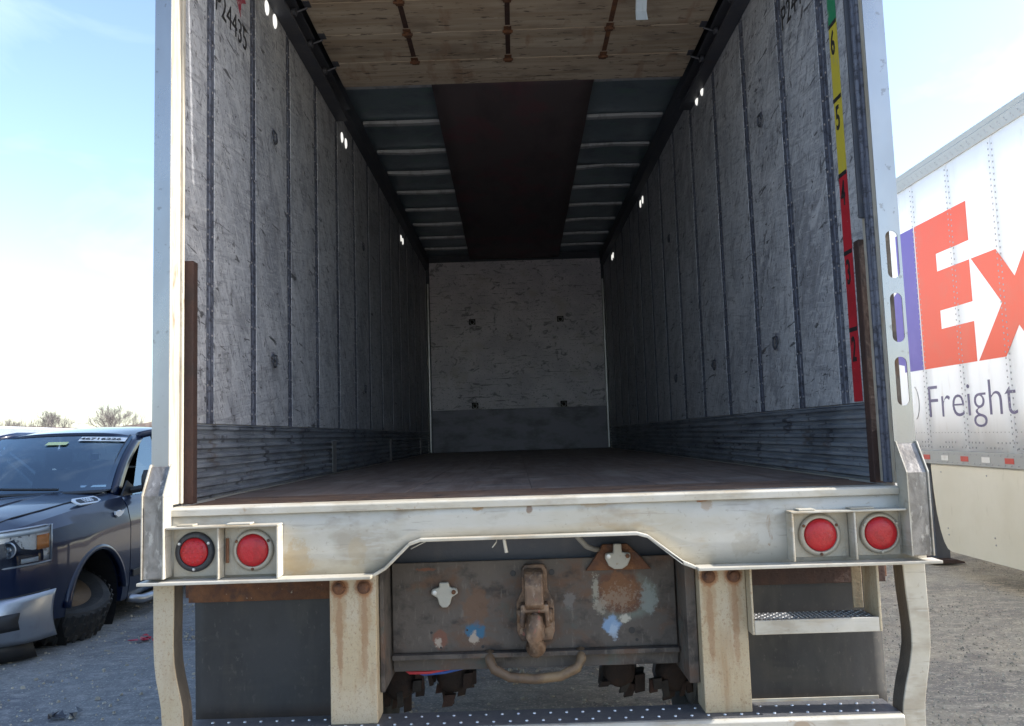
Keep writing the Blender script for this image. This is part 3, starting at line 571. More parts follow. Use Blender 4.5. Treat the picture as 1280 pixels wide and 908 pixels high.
# guard legs
def leg(k, st):
    o_ = obj('guard_leg', MB().loft([[(xa, .012, z), (xb, .012, z), (xb, .020, z), (xa, .020, z)] for z, xa, xb in st]), 'creampost' if k < 0 else 'cream', T, bevel=.0025)
    for w_ in (0, 1):
        e_ = lambda xa, xb: (xb-.008, xb-.0005) if w_ else (xa+.0005, xa+.008)
        obj('leg_web', MB().loft([[(e_(xa, xb)[0], .0205, z), (e_(xa, xb)[1], .0205, z), (e_(xa, xb)[1], .088, z), (e_(xa, xb)[0], .088, z)] for z, xa, xb in st]), 'legbrown', o_)
leg(-1, [(1.008, -1.291, -1.221), (.90, -1.290, -1.221), (.80, -1.289, -1.222), (.74, -1.286, -1.219), (.69, -1.280, -1.211), (.64, -1.270, -1.200), (.60, -1.263, -1.191), (.54, -1.259, -1.186), (.40, -1.262, -1.190)])
leg(1, [(1.002, 1.226, 1.300), (.90, 1.230, 1.301), (.82, 1.236, 1.302), (.77, 1.239, 1.302), (.72, 1.237, 1.299), (.66, 1.225, 1.290), (.60, 1.208, 1.278), (.54, 1.195, 1.268), (.47, 1.188, 1.264), (.38, 1.188, 1.264)])
for k in (-1, 1):
    a, b = sorted((k*.549, k*.707))
    w = obj('guard_post', MB().prism([(a, .05), (b, .05), (b, .16), (b-.008, .16), (b-.008, .058), (a+.008, .058), (a+.008, .16), (a, .16)], 'z', .515, 1.006), 'guardpost', T, bevel=.003)
    for bx in (a+.033, b-.040):
        bo = MB().lathe([(.023, 0), (.023, -.004), (.017, -.005), (.016, -.015), (.010, -.019), (0, -.020)], (bx, .0495, .965), 'y', 14)
        obj('bolt', bo, 'rust', w)
# bumper
bm_ = obj('bumper_beam', MB().prism([(-.015, .40), (-.015, .505), (-.008, .513), (.150, .513), (.150, .40), (.144, .40), (.144, .506), (-.008, .506), (-.009, .40)], 'x', -1.19, 1.185), 'cream', T, bevel=.002)
obj('bumper_flange', MB().box(.60, 1.175, .1505, .156, .47, .524), 'cream', T, bevel=.001)
dm = MB()
for q in range(42):
    for r_ in range(2):
        dm.lathe([(.006, 0), (.0045, .003), (.002, .004)], (-1.15+q*.055+(r_ % 2)*.027, .035+r_*.07, .5150), 'z', 7)
obj('bumper_tread', MB().box(-1.188, 1.183, .004, .146, .5132, .5150), 'tread', bm_)
tag(obj('tread_dimple', dm, 'steel', bm_), None, None, kind='stuff')
for q in range(15):
    x = -1.17+q*.157
    obj('reflective_tape', MB().box(x, x+.155, -.0165, -.0155, .425, .475), 'tapered' if q % 2 == 1 else 'tapewhite', bm_)
# step
stp = obj('step_tread', MB().box(.722, 1.124, .012, .115, .816, .824), 'tread', T, bevel=.001)
dm = MB()
for i in range(26):
    for j in range(6):
        x = .732+i*.0152; y = .022+j*.016; s_ = 1 if (i+j) % 2 else -1
        dm.add([(x-.005, y-.003*s_, .8242), (x+.005, y+.003*s_, .8242), (x, y, .8275)], [(0, 1, 2)]); dm.add([(x-.005, y-.003*s_+.004, .8242), (x+.005, y+.003*s_+.004, .8242), (x, y, .8275)], [(0, 1, 2)])
tag(obj('tread_lug', dm, 'steel', stp), None, None, kind='stuff')
obj('step_front', MB().box(.716, 1.130, .000, .0115, .778, .8245), 'cream', T, bevel=.002)
for x0, x1 in ((.708, .7155), (1.1305, 1.139)): obj('step_hanger', MB().box(x0, x1, .0, .115, .778, 1.003), 'creampost', T, bevel=.002)
obj('step_hanger', MB().box(1.095, 1.1300, .118, .124, .83, 1.0), 'creampost', T, bevel=.002)
# mud flaps
for k in (-1, 1):
    a, b = sorted((k*.72, k*1.262))
    z0 = .462 if k < 0 else .43
    fl = obj('mud_flap', MB().grid(lambda u, v: (a+(b-a)*u+(.012*k*(1-v) if k > 0 and u > .5 else 0), .30+.012*math.sin(u*5+1)*(1-v)+.02*(1-v)*(k > 0), z0+(.93-z0)*v), 14, 8), 'flap', T, smooth=True, solid=.008)
    obj('flap_bracket', MB().prism([(.285, .885), (.293, .885), (.293, .945), (.34, .945), (.34, .953), (.285, .953)], 'x', a-.02, b+.025), 'rust' if k < 0 else 'rustbar', T, bevel=.002)
    obj('frame_beam', MB().box(a-.01, b+.02, .36, .44, .90, 1.095), 'darkmetal', T)
    obj('bracket_bolt', MB().box(min(k*1.24, k*1.30), max(k*1.24, k*1.30), .30, .345, .90, .985), 'rust', T, bevel=.004)
# ---- hitch plate
PY = .25
hp = obj('hitch_plate', MB().box(-.525, .505, PY, PY+.012, .690, 1.010), 'hitchpaint', T, bevel=.003)
obj('hitch_plate_flange', MB().prism([(PY-.030, .672), (PY-.030, .689), (PY+.012, .689), (PY+.012, .625), (PY+.004, .625), (PY+.004, .672)], 'x', -.525, .505), 'plate', T, bevel=.002)
obj('rear_crossmember', MB().box(-.70, .70, .30, .36, .99, 1.098), 'darkmetal', T)
for k in (-1, 1):
    a, b = sorted((k*.512 if k > 0 else -.532, k*.546))
    obj('hitch_side_plate', MB().box(a, b, .10, .75, .60, 1.09), 'plate', T, bevel=.002)
    obj('frame_rail', MB().box(min(k*.44, k*.50), max(k*.44, k*.50), .37, 4.2, .82, 1.098), 'darkmetal', T)
# pintle hook
hk = obj('pintle_base', MB().prism([(-.060, .725), (.050, .725), (.062, .760), (.062, .86), (.040, .905), (.040, .975), (.028, .995), (-.040, .995), (-.052, .975), (-.052, .905), (-.074, .86), (-.074, .760)], 'y', PY-.022, PY-.0005), 'hook', T, bevel=.004)
cx = -.010
obj('pintle_latch', MB().prism([(PY-.022, .985), (PY-.065, .975), (PY-.085, .93), (PY-.100, .865), (PY-.085, .845), (PY-.04, .85), (PY-.022, .86)], 'x', cx-.034, cx+.034), 'hook', T, bevel=.008)
obj('pintle_jaw', MB().prism([(cx-.055, .79), (cx-.05, .865), (cx+.05, .865), (cx+.055, .79), (cx+.036, .78), (cx+.034, .835), (cx-.034, .835), (cx-.036, .78)], 'y', PY-.085, PY-.023), 'hook', T, bevel=.005)
horn = MB()
hp_ = [(cx, PY-.03, .725), (cx, PY-.07, .712), (cx, PY-.105, .725), (cx, PY-.118, .760), (cx, PY-.115, .80), (cx, PY-.105, .828), (cx, PY-.10, .838)]
horn.tube(hp_, [.030, .034, .036, .034, .030, .025, .012], 14)
obj('pintle_horn', horn, 'hook', T, smooth=True)
for x in (cx-.052, cx+.054): obj('latch_pin', MB().tube([(x, PY-.055, .845), (x, PY-.055, .80)], .013, 10), 'hook', T, smooth=True)
for x, z in ((-.083, .962), (.058, .962)): obj('bolt_hole', MB().lathe([(.011, -.0008), (.010, -.0015)], (x, PY, z), 'y', 14), 'blackplastic', hp)
for x, z, r in ((.341, .747, .012), (.358, .713, .006), (-.385, .760, .005), (-.20, .705, .006), (-.352, .706, .004), (-.255, .765, .004)): obj('bolt_hole', MB().lathe([(r, -.0008), (r*.95, -.0015)], (x, PY, z), 'y', 12), 'blackplastic', hp)
# gladhand covers
def glad(x, z, up, y):
    s_ = .047
    sh = [(-.10, .9), (.35, .9), (.40, .55), (.95, .40), (1.05, 0.05), (.55, -.25), (.42, -.75), (.20, -1.), (-.2, -1.), (-.42, -.75), (-.55, -.25), (-1.05, .05), (-.95, .4), (-.40, .55), (-.38, .9)]
    if up: sh = [(-.3, 1.1), (.3, 1.1), (.34, .45), (.95, .38), (.98, .0), (.72, -.55), (.3, -.82), (-.3, -.82), (-.72, -.55), (-.98, 0), (-.95, .38), (-.34, .45)]
    o_ = obj('air_line_cover', MB().prism([(x+a*s_, z+b*s_) for a, b in sh], 'y', y-.022, y-.003), 'zinc', T, bevel=.004)
    for q in (-1, 1): obj('cover_bolt', MB().lathe([(.008, 0), (.008, -.006), (0, -.007)], (x+q*.034, y-.0225, z+.008), 'y', 8), 'rust' if q > 0 else 'steel', o_)
glad(-.333, .898, False, PY)
obj('air_line_bracket', MB().prism([(.18, .965), (.42, .965), (.375, 1.02), (.335, 1.058), (.245, 1.058), (.215, 1.01)], 'y', PY-.018, PY-.001), 'rust', T, bevel=.004)
glad(.297, 1.010, True, PY-.0185)
# loop, wires and hoses
lp = [(-.175, .245, .685), (-.175, .215, .665), (-.160, .205, .636), (-.105, .20, .609), (-.018, .20, .600), (.075, .20, .608), (.135, .205, .633), (.152, .215, .662), (.152, .245, .685)]
obj('safety_chain_loop', MB().tube(lp, .0175, 12), 'tan', T, smooth=True)
for nm, mt, pts, r in (('air_line', 'redwire', [(-.51, .29, .640), (-.47, .28, .612), (-.40, .28, .612), (-.32, .29, .622), (-.25, .30, .622)], .006),
                       ('air_line', 'bluewire', [(-.51, .31, .630), (-.42, .30, .600), (-.34, .30, .606), (-.28, .30, .618), (-.235, .30, .632)], .006),
                       ('wire_stub', 'whiteplastic', [(-.108, .09, 1.125), (-.109, .10, 1.10), (-.102, .10, 1.058)], .006),
                       ('hose', 'greyhose', [(.130, .09, 1.126), (.150, .10, 1.10), (.178, .12, 1.068), (.215, .20, 1.046), (.23, .24, 1.04)], .010),
                       ('wire', 'redwire', [(-.25, .06, 1.122), (-.18, .07, 1.114), (-.08, .07, 1.119), (.02, .06, 1.124)], .002),
                       ('wire', 'whiteplastic', [(-.36, .05, 1.118), (-.40, .06, 1.10), (-.43, .07, 1.085)], .002),
                       ('wire', 'whiteplastic', [(-.13, .06, 1.122), (-.135, .06, 1.10), (-.15, .06, 1.082)], .002)):
    obj(nm, MB().tube(pts, r, 8), mt, T, smooth=True)
# running gear
AX = 1.15
obj('axle', MB().tube([(-1.0, AX, .50), (1.0, AX, .50)], .065, 14), 'darkmetal', T, smooth=True)
for k in (-1, 1):
    for q, x in enumerate((.80, 1.10)):
        w = MB().lathe([(.30, -.10), (.42, -.125), (.475, -.12), (.50, -.09), (.503, 0), (.50, .09), (.475, .12), (.42, .125), (.30, .10)], (k*x, AX, .50), 'x', 36, closed=True)
        ty_ = obj('tyre', w, 'rubber', T, smooth=True)
        obj('rim', MB().lathe([(.305, -.09), (.29, -.05), (.12, -.02), (.10, .03), (0, .03)], (k*x, AX, .50), 'x', 24), 'steel', ty_, smooth=True)
    for qq, (x, y, z) in enumerate(((.60, .95, .40), (.37, 1.0, .41))):
        b_ = MB().lathe([(.0, -.10), (.045, -.098), (.066, -.085), (.074, -.03), (.074, .03), (.066, .07), (.04, .09), (.0, .092)], (k*x, y, z), 'y', 16)
        o_ = obj('brake_chamber', b_, 'wellrust', T, smooth=True)
        obj('chamber_clamp', MB().lathe([(.075, -.012), (.083, -.010), (.083, .010), (.075, .012)], (k*x, y, z), 'y', 16), 'darkmetal', o_, smooth=True)
        rq = random.Random(int(x*100)+(5 if k > 0 else 0))
        for n_ in range(9):
            a_ = rq.uniform(-3.3, .2); rr = rq.uniform(.06, .11); px, pz = k*x+rr*math.cos(a_), z+rr*math.sin(a_)*.95; w_, h_ = rq.uniform(.010, .028), rq.uniform(.012, .045); sk_ = rq.uniform(-.015, .015); py = y-rq.uniform(.02, .12)
            obj('bracket_lug', MB().prism([(px-w_, pz-h_), (px+w_*.7, pz-h_*.8), (px+w_+sk_, pz+h_), (px-w_*.8+sk_, pz+h_*.9)], 'y', py, py+.025), rq.choice(('wellrust', 'rubber', 'wellrust', 'rustbar')), o_)
        obj('push_rod', MB().tube([(k*x, y+.02, z+.16), (k*x*1.02, y+.2, z+.15)], .02, 6), 'darkmetal', o_)
        obj('chamber_bracket', MB().box(k*x-.085, k*x+.085, y+.03, y+.05, z+.03, z+.30), 'darkmetal', o_, bevel=.004)
    obj('spring_hanger', MB().box(min(k*.43, k*.51), max(k*.43, k*.51), .80, 1.5, .56, .82), 'darkmetal', T)
for i, y in enumerate(np.arange(.75, 8.2, .6)): obj('cross_member', MB().box(-1.25, 1.25, y, y+.05, .99, 1.098), 'darkmetal', T)
for k in (-1, 1): obj('landing_leg', MB().box(k*.75-.06, k*.75+.06, 6.6, 6.74, 0.0, 1.09), 'darkmetal', T)

# ================================================================== FREIGHT TRAILER TO THE RIGHT
F = empty('freight_trailer', (5.28, 4.6, 0))
tag(F, 'tall white freight trailer with orange and purple lettering beyond the right corner post', 'trailer')
FX = 4.0; FY0, FY1 = .25, 8.80
seam = [FY0, .60, 1.25, 1.90, 2.55, 3.20, 3.85, 4.54, 5.20, 5.85, 6.50, 7.15, 7.80, 8.45, FY1]
rv = MB()
for a, b in zip(seam[:-1], seam[1:]):
    obj('side_panel', MB().grid(lambda u, v: (FX+(.0 if v in (0, 1) else -.0015*math.sin(v*3.14)), a+.0015+(b-a-.003)*v, 1.19+(3.84-1.19)*u), 6, 4), 'fxwhite', F, smooth=True, solid=.004)
def riv(y, z, x=FX-.0052, r=.0075):
    rv.add([(x, y-r, z-r), (x, y+r, z-r), (x, y+r, z+r), (x, y-r, z+r), (x-.004, y, z)], [(0, 1, 4), (1, 2, 4), (2, 3, 4), (3, 0, 4)])
for s_ in seam[1:-1]:
    if 2.5 < s_ < 7:
        for z in np.arange(1.22, 3.82, .052):
            riv(s_-.022, z); riv(s_+.028, z+.02)
for y in np.arange(2.6, 7, .055):
    if (y*10) % 4 < 2.6: riv(y, 1.225); 
    riv(y, 1.36, r=.004)
    if (y*7) % 3 < 1.6: riv(y, 1.27)
for y in np.arange(2.6, 7, .09): riv(y, 3.875, FX-.0165); riv(y+.03, 3.905, FX-.0165, .006); riv(y, 1.165, FX-.0205, .006); riv(y+.04, 1.085, FX-.0205, .006)
tag(obj('rivet', rv, 'rivet', F), None, None, kind='stuff')
obj('side_backing', MB().box(FX+.01, FX+.03, FY0+.01, FY1-.01, 1.07, 3.99), 'fxwhite', F)
obj('top_rail', MB().prism([(FX-.015, 3.838), (FX-.015, 3.945), (FX-.008, 3.955), (FX-.008, 4.005), (FX+.03, 4.03), (FX+.06, 4.03), (FX+.06, 3.838)], 'y', FY0, FY1), 'fxrail', F, bevel=.003)
obj('bottom_rail', MB().prism([(FX-.018, 1.062), (FX-.018, 1.188), (FX+.009, 1.188), (FX+.009, 1.062)], 'y', FY0, FY1), 'fxrail', F, bevel=.003)
obj('roof', MB().box(FX+.062, FX+2.53, FY0, FY1, 3.99, 4.032), 'fxrail', F)
obj('far_side', MB().box(FX+2.55, FX+2.59, FY0, FY1, 1.062, 4.03), 'fxwhite', F)
obj('nose', MB().box(FX+.065, FX+2.54, FY1-.06, FY1-.01, 1.07, 3.985), 'fxwhite', F)
obj('rear_door', MB().box(FX+.065, FX+2.54, FY0+.01, FY0+.06, 1.07, 3.985), 'fxwhite', F)
obj('floor', MB().box(FX+.035, FX+2.545, FY0+.07, FY1-.07, 1.072, 1.2), 'darkmetal', F)
for q, y in enumerate(np.arange(1.93, 8.4, .333)):
    obj('reflector', MB().box(FX-.0205, FX-.0185, y-.062, y+.062, 1.100, 1.146), 'tapered' if q % 2 == 0 else 'tapewhite', F)
sk = [(.9, 1.060), (.9, .245), (4.97, .245), (5.04, .262), (5.10, .325), (5.15, .43), (5.195, .59), (5.225, .80), (5.245, 1.060)]
obj('side_skirt', MB().prism(sk, 'x', FX+.004, FX+.012), 'fxskirt', F)
sb = MB()
for y in (1.6, 3.1, 4.25, 5.0):
    for z in (.40, .46, .985): sb.lathe([(.008, 0), (.007, -.004), (0, -.005)], (FX+.0035, y+(z-.4)*.1, z), 'x', 7)
tag(obj('skirt_bolt', sb, 'rivet', F), None, None, kind='stuff')
for x in (FX+.32, FX+2.2):
    lg = obj('landing_gear', MB().box(x-.07, x+.07, 5.74, 5.88, .06, 1.06), 'darkmetal', F, bevel=.004)
    obj('foot_pad', MB().prism([(x-.16, .02), (x+.16, .02), (x+.16, .035), (x+.08, .06), (x-.08, .06), (x-.16, .035)], 'y', 5.64, 5.98), 'rustbar', lg, bevel=.003)
    obj('gear_brace', MB().tube([(x, 5.8, .45), (FX+1.27, 5.4, 1.06)], .025, 8), 'darkmetal', F)
for x in (FX+.18, FX+.50, FX+2.09, FX+2.41):
    for y in (1.4,):
        ty_ = obj('tyre', MB().lathe([(.30, -.10), (.42, -.125), (.475, -.12), (.50, -.09), (.503, 0), (.50, .09), (.475, .12), (.42, .125), (.30, .10)], (x, y, .50), 'x', 30, closed=True), 'rubber', F, smooth=True)
        obj('rim', MB().lathe([(.305, -.09), (.29, -.05), (.12, -.02), (.10, .03), (0, .03)], (x, y, .50), 'x', 20), 'steel', ty_, smooth=True)
# lettering (y decreases along the reading direction)
def letter(name, polys, mt):
    b = MB()
    for p in polys: b.prism(p, 'x', FX-.0050, FX-.0035)
    return obj(name, b, mt, F)
letter('orange_letter', [[(5.20, 3.41), (4.275, 3.41), (4.275, 3.055), (4.83, 3.055), (4.83, 2.885), (4.288, 2.885), (4.288, 2.51), (4.83, 2.51), (4.83, 2.335), (4.290, 2.335), (4.290, 1.98), (5.20, 1.98)]], 'fxorange')
letter('orange_letter', [[(4.262, 2.885), (3.895, 2.885), (3.672, 2.615), (3.455, 2.885), (3.055, 2.885), (3.475, 2.412), (3.055, 1.98), (3.46, 1.98), (3.668, 2.218), (3.872, 1.98), (4.262, 1.98), (3.865, 2.43)]], 'fxorange')
dd = [(5.22, 3.41), (5.22, 1.98), (5.60, 1.98), (5.60, 2.05)]+[(6.02-.42*math.cos(t)*1.0, 2.43-.47*math.sin(t)) for t in np.linspace(.85, math.pi*2-.85, 20)]+[(5.60, 2.85), (5.60, 3.41)]
letter('purple_letter', [dd], 'fxpurple')
letter('purple_letter', [[(7.28, 2.33), (6.75, 2.33), (6.73, 2.22), (6.98, 2.10), (7.10, 2.18), (7.26, 2.18), (7.20, 2.05), (7.02, 1.96), (6.80, 1.96), (6.58, 2.08), (6.45, 2.28), (6.45, 2.55), (6.58, 2.78), (6.80, 2.91), (7.0, 2.91), (7.2, 2.78), (7.28, 2.55)]], 'fxpurple')
letter('purple_letter', [[(8.30, 3.41), (7.35, 3.41), (7.35, 3.06), (7.92, 3.06), (7.92, 2.80), (7.42, 2.80), (7.42, 2.46), (7.92, 2.46), (7.92, 1.98), (8.30, 1.98)]], 'fxpurple')
text('freight_lettering', 'Freight', 'fxtext', F, (FX-.0045, 5.215, 1.505), (rad(90), 0, rad(-90)), .455, 1.12, offset=-.006)
arc = MB(); arc.tube([(FX-.004, 5.46-.10*math.sin(t), 1.66-.17*math.cos(t)) for t in np.linspace(.3, 2.8, 14)], .006, 6); obj('grey_swoosh', arc, 'rivet', F)

# ================================================================== PICKUP TRUCK
TX, TY, TZ, TR = -4.42, 2.76, -.25, rad(0)
K = empty('pickup_truck', (TX, TY, 0), TR, org=(0, 0, 0))
tag(K, 'dark blue damaged pickup truck parked nose forward to the left of the trailer', 'pickup truck')
def z_(w): return w+TZ
def ring(u, pts):
    r_ = [(v, u, z_(w)) for v, w in pts]; l_ = [(-v, u, z_(w)) for v, w in reversed(pts) if v > 1e-6]
    return r_+l_
def interp_sections(secs, n):
    us = [s_[0] for s_ in secs]; out = []
    for i in range(len(secs)-1):
        for q in range(n):
            t_ = q/n; t2 = t_
            a, b = secs[i][1], secs[i+1][1]
            out.append((us[i]+(us[i+1]-us[i])*t_, [(pa[0]*(1-t2)+pb[0]*t2, pa[1]*(1-t2)+pb[1]*t2) for pa, pb in zip(a, b)]))
    out.append(secs[-1]); return out
FS = [(.10, [(0, 1.13), (.40, 1.13), (.62, 1.12), (.74, 1.10), (.78, 1.06), (.80, .96), (.80, .80), (.80, .66), (.78, .60), (0, .60)]),
      (.17, [(0, 1.20), (.40, 1.20), (.66, 1.185), (.80, 1.155), (.855, 1.10), (.875, .98), (.875, .80), (.875, .64), (.86, .56), (0, .56)]),
      (.32, [(0, 1.245), (.41, 1.25), (.70, 1.225), (.86, 1.185), (.93, 1.12), (.955, 1.0), (.955, .80), (.95, .62), (.93, .52), (0, .52)]),
      (.55, [(0, 1.275), (.42, 1.285), (.74, 1.25), (.895, 1.215), (.965, 1.14), (.995, 1.02), (1.0, .80), (.99, .60), (.97, .48), (0, .48)]),
      (.90, [(0, 1.305), (.43, 1.32), (.77, 1.285), (.91, 1.25), (.975, 1.16), (1.01, 1.04), (1.015, .80), (1.0, .58), (.98, .45), (0, .45)]),
      (1.25, [(0, 1.325), (.44, 1.345), (.79, 1.31), (.92, 1.275), (.98, 1.18), (1.01, 1.05), (1.01, .80), (1.0, .56), (.98, .43), (0, .43)]),
      (1.55, [(0, 1.33), (.45, 1.35), (.80, 1.325), (.93, 1.29), (.98, 1.19), (1.01, 1.06), (1.01, .80), (1.0, .55), (.98, .42), (0, .42)])]
fr_ = MB().loft([ring(u, p) for u, p in interp_sections(FS, 3)])
fender = obj('front_body', fr_, 'bluebody', K, smooth=True)
def cyl_cut(o, y, zc, r, xa, xb):
    c = MB().lathe([(r, xa), (r, xb)], (0, y, zc), 'x', 40); cu = obj('cut', c, 'bluebody')
    cu.location = K.matrix_world @ Vector(ORG[cu]) if False else Vector(K.location)+ORG[cu]
    md = o.modifiers.new('c', 'BOOLEAN'); md.object = cu; md.operation = 'DIFFERENCE'; md.solver = 'EXACT'
    bpy.context.view_layer.update()
    me = bpy.data.meshes.new_from_object(o.evaluated_get(bpy.context.evaluated_depsgraph_get()))
    o.modifiers.remove(md); o.data = me; bpy.data.objects.remove(cu)
bpy.context.view_layer.update()
cyl_cut(fender, 1.03, z_(.49), .42, .55, 1.3); cyl_cut(fender, 1.03, z_(.49), .42, -1.3, -.55)
for p in fender.data.polygons: p.use_smooth = True
q = fender.modifiers.new('e', 'EDGE_SPLIT'); q.split_angle = rad(24)
for k in (1, -1):
    fl_ = MB()
    prof = []
    for t in np.linspace(.12, math.pi-.12, 24):
        c_, s_ = math.cos(t), math.sin(t)
        xo = 1.012 if k > 0 else 1.012
        prof.append([(k*(xo-.05), 1.03-c_*.419, z_(.49)+s_*.419), (k*(xo+.010), 1.03-c_*.419, z_(.49)+s_*.419), (k*(xo+.012), 1.03-c_*.445, z_(.49)+s_*.445), (k*(xo-.02), 1.03-c_*.475, z_(.49)+s_*.475)])
    fl_.loft(prof); obj('wheel_arch_flare', fl_, 'bluebody', K, smooth=True)
    ww = MB().lathe([(.418, k*.56), (.418, k*.95)], (0, 1.03, z_(.49)), 'x', 30); ww.f.pop(); obj('wheel_well', ww, 'wellblack', K)
def cabsec(u, belt=1.30): return (u, [(0, belt-.05), (.80, belt-.05), (.90, belt-.01), (.935, belt-.03), (.98, 1.20), (1.01, 1.06), (1.01, .80), (1.0, .54), (.98, .42), (0, .42)])
for nm, a, b in (('front_door', 1.562, 2.62), ('rear_door', 2.63, 3.62)):
    d_ = obj(nm, MB().loft([ring(u, cabsec(u)[1]) for u in (a, a+.006, b-.006, b)]), 'bluebody', K, smooth=True)
    q = d_.modifiers.new('e', 'EDGE_SPLIT'); q.split_angle = rad(35)
    obj('door_handle', MB().tube([(1.015, b-.28, z_(1.08)), (1.045, b-.25, z_(1.085)), (1.045, b-.14, z_(1.085)), (1.015, b-.10, z_(1.08))], .014, 8), 'bluebody', d_, smooth=True)
    obj('lower_trim', MB().box(1.006, 1.02, a+.03, b-.03, z_(.60), z_(.66)), 'blackplastic', d_, bevel=.004)
bed = obj('truck_bed', MB().loft([ring(u, [(0, 1.28), (.80, 1.28), (.90, 1.33), (.95, 1.31), (.99, 1.2), (1.01, 1.06), (1.01, .80), (1.0, .6), (.98, .5), (0, .5)]) for u in (3.66, 3.67, 5.75, 5.8)]), 'bluebody', K, smooth=True)
q = bed.modifiers.new('e', 'EDGE_SPLIT'); q.split_angle = rad(35)
# cab: roof, pillars, glass
def ws(u, v):
    """u 0..1 bottom to top, v -1..1 across"""
    base = Vector((.80*v, 1.60-.20*(1-v*v), z_(1.325+.02*(1-v*v)))); topp = Vector((.66*v, 2.33-.10*(1-v*v), z_(1.82+.025*(1-v*v))))
    p_ = base.lerp(topp, u); p_.y -= .05*math.sin(u*math.pi); p_.z += .02*math.sin(u*math.pi); return p_
obj('windshield', MB().grid(lambda a, b: ws(a, b*2-1), 10, 14), 'glass', K, smooth=True)
def roof(a, b):
    v = b*2-1; u = 2.33-.10*(1-v*v)+a*(3.65-2.3)
    h = 1.82+.025*(1-v*v)+.075*math.sin(min(a*1.4, 1)*math.pi/2)-.10*max(0, a-.7)/.3*.6-.05*v**6
    return (v*(.665+.03*math.sin(a*3.1)), u, z_(h))
obj('roof', MB().grid(roof, 14, 14), 'bluebody', K, smooth=True, solid=.03)
for k in (-1, 1):
    pil = [ws(t, k*1.0)+Vector((k*.012, .01, -.004)) for t in np.linspace(-.03, 1.02, 9)]
    obj('a_pillar', MB().loft([[(p.x-k*.045, p.y-.012, p.z+.004), (p.x+k*.020, p.y+.010, p.z+.008), (p.x+k*.045, p.y+.075, p.z-.01), (p.x-k*.01, p.y+.075, p.z-.02)] for p in pil]), 'bluebody', K, smooth=True, bevel=0)
    obj('a_pillar_trim', MB().tube([(p.x-k*.050, p.y-.012, p.z+.006) for p in pil], .008, 6), 'blackplastic', K, smooth=True)
    # roof side rail and window surround
    obj('roof_rail', MB().tube([pil[-1]+Vector((k*.02, .02, 0)), Vector((k*.705, 2.7, z_(1.865))), Vector((k*.715, 3.1, z_(1.865))), Vector((k*.70, 3.55, z_(1.82))), Vector((k*.86, 3.72, z_(1.30)))], .035, 10), 'bluebody', K, smooth=True)
    obj('b_pillar', MB().loft([[(k*.90, 2.58, z_(1.28)), (k*.93, 2.58, z_(1.28)), (k*.93, 2.68, z_(1.28)), (k*.90, 2.68, z_(1.28))], [(k*.69, 2.60, z_(1.86)), (k*.72, 2.60, z_(1.86)), (k*.72, 2.66, z_(1.86)), (k*.69, 2.66, z_(1.86))]]), 'blackplastic', K)
    gl = MB().add([(k*.905, 1.80, z_(1.285)), (k*.905, 2.58, z_(1.285)), (k*.705, 2.60, z_(1.85)), (k*.695, 2.42, z_(1.84)), (k*.80, 2.1, z_(1.6))], [(0, 1, 2, 3, 4)])
    obj('side_window', gl, 'glass', K)
    obj('side_window', MB().add([(k*.905, 2.68, z_(1.285)), (k*.905, 3.60, z_(1.285)), (k*.70, 3.48, z_(1.82)), (k*.71, 2.66, z_(1.85))], [(0, 1, 2, 3)]), 'tintglass', K)
    obj('sail_panel', MB().prism([(1.60, z_(1.27)), (1.86, z_(1.27)), (1.84, z_(1.36)), (1.72, z_(1.42))], 'x', min(k*.885, k*.90), max(k*.885, k*.90)), 'blackplastic', K)
    mm_ = obj('door_mirror', MB().loft([[(k*x, y+a*sy, z_(1.40)+b*sz) for a, b in ((-.5, -.8), (-.9, -.3), (-.9, .6), (-.5, 1), (.6, 1), (.8, .4), (.8, -.5), (.5, -.9))] for x, y, sy, sz in ((.985, 1.84, .05, .07), (1.01, 1.82, .075, .105), (1.14, 1.84, .085, .115), (1.20, 1.86, .07, .10), (1.225, 1.88, .04, .06))]), 'blackplastic', K, smooth=True)
    obj('mirror_arm', MB().tube([(k*.90, 1.78, z_(1.33)), (k*1.02, 1.82, z_(1.35))], .03, 8), 'blackplastic', mm_)
obj('rear_window', MB().add([(-.86, 3.68, z_(1.30)), (.86, 3.68, z_(1.30)), (.68, 3.52, z_(1.83)), (-.68, 3.52, z_(1.83))], [(0, 1, 2, 3)]), 'tintglass', K)
obj('wiper', MB().tube([(.45, 1.42, z_(1.372)), (.05, 1.40, z_(1.385)), (-.35, 1.385, z_(1.405))], .012, 6), 'blackplastic', K)
obj('cowl', MB().grid(lambda a, b: ((b*2-1)*.80, 1.30+a*.20+.14*(b*2-1)**2, z_(1.335+.015*a)), 3, 10), 'blackplastic', K, smooth=True, solid=.01)
obj('dashboard', MB().box(-.78, .78, 1.70, 2.05, z_(1.10), z_(1.30)), 'interior', K, bevel=.04)
for x in (-.4, .42):
    s_ = obj('seat', MB().loft([[(x-.24, 2.72, z_(.95)), (x+.24, 2.72, z_(.95)), (x+.24, 2.9, z_(.95)), (x-.24, 2.9, z_(.95))], [(x-.22, 2.85, z_(1.5)), (x+.22, 2.85, z_(1.5)), (x+.22, 3.0, z_(1.5)), (x-.22, 3.0, z_(1.5))]]), 'interior', K, bevel=.04)
    obj('headrest', MB().box(x-.13, x+.13, 2.88, 2.98, z_(1.52), z_(1.70)), 'interior', s_, bevel=.03)
obj('steering_wheel', MB().tube([(.42+.19*math.cos(t), 2.15+.06*math.sin(t), z_(1.22)+.18*math.sin(t)) for t in np.linspace(0, 2*math.pi, 25)], .016, 6), 'interior', K, smooth=True)
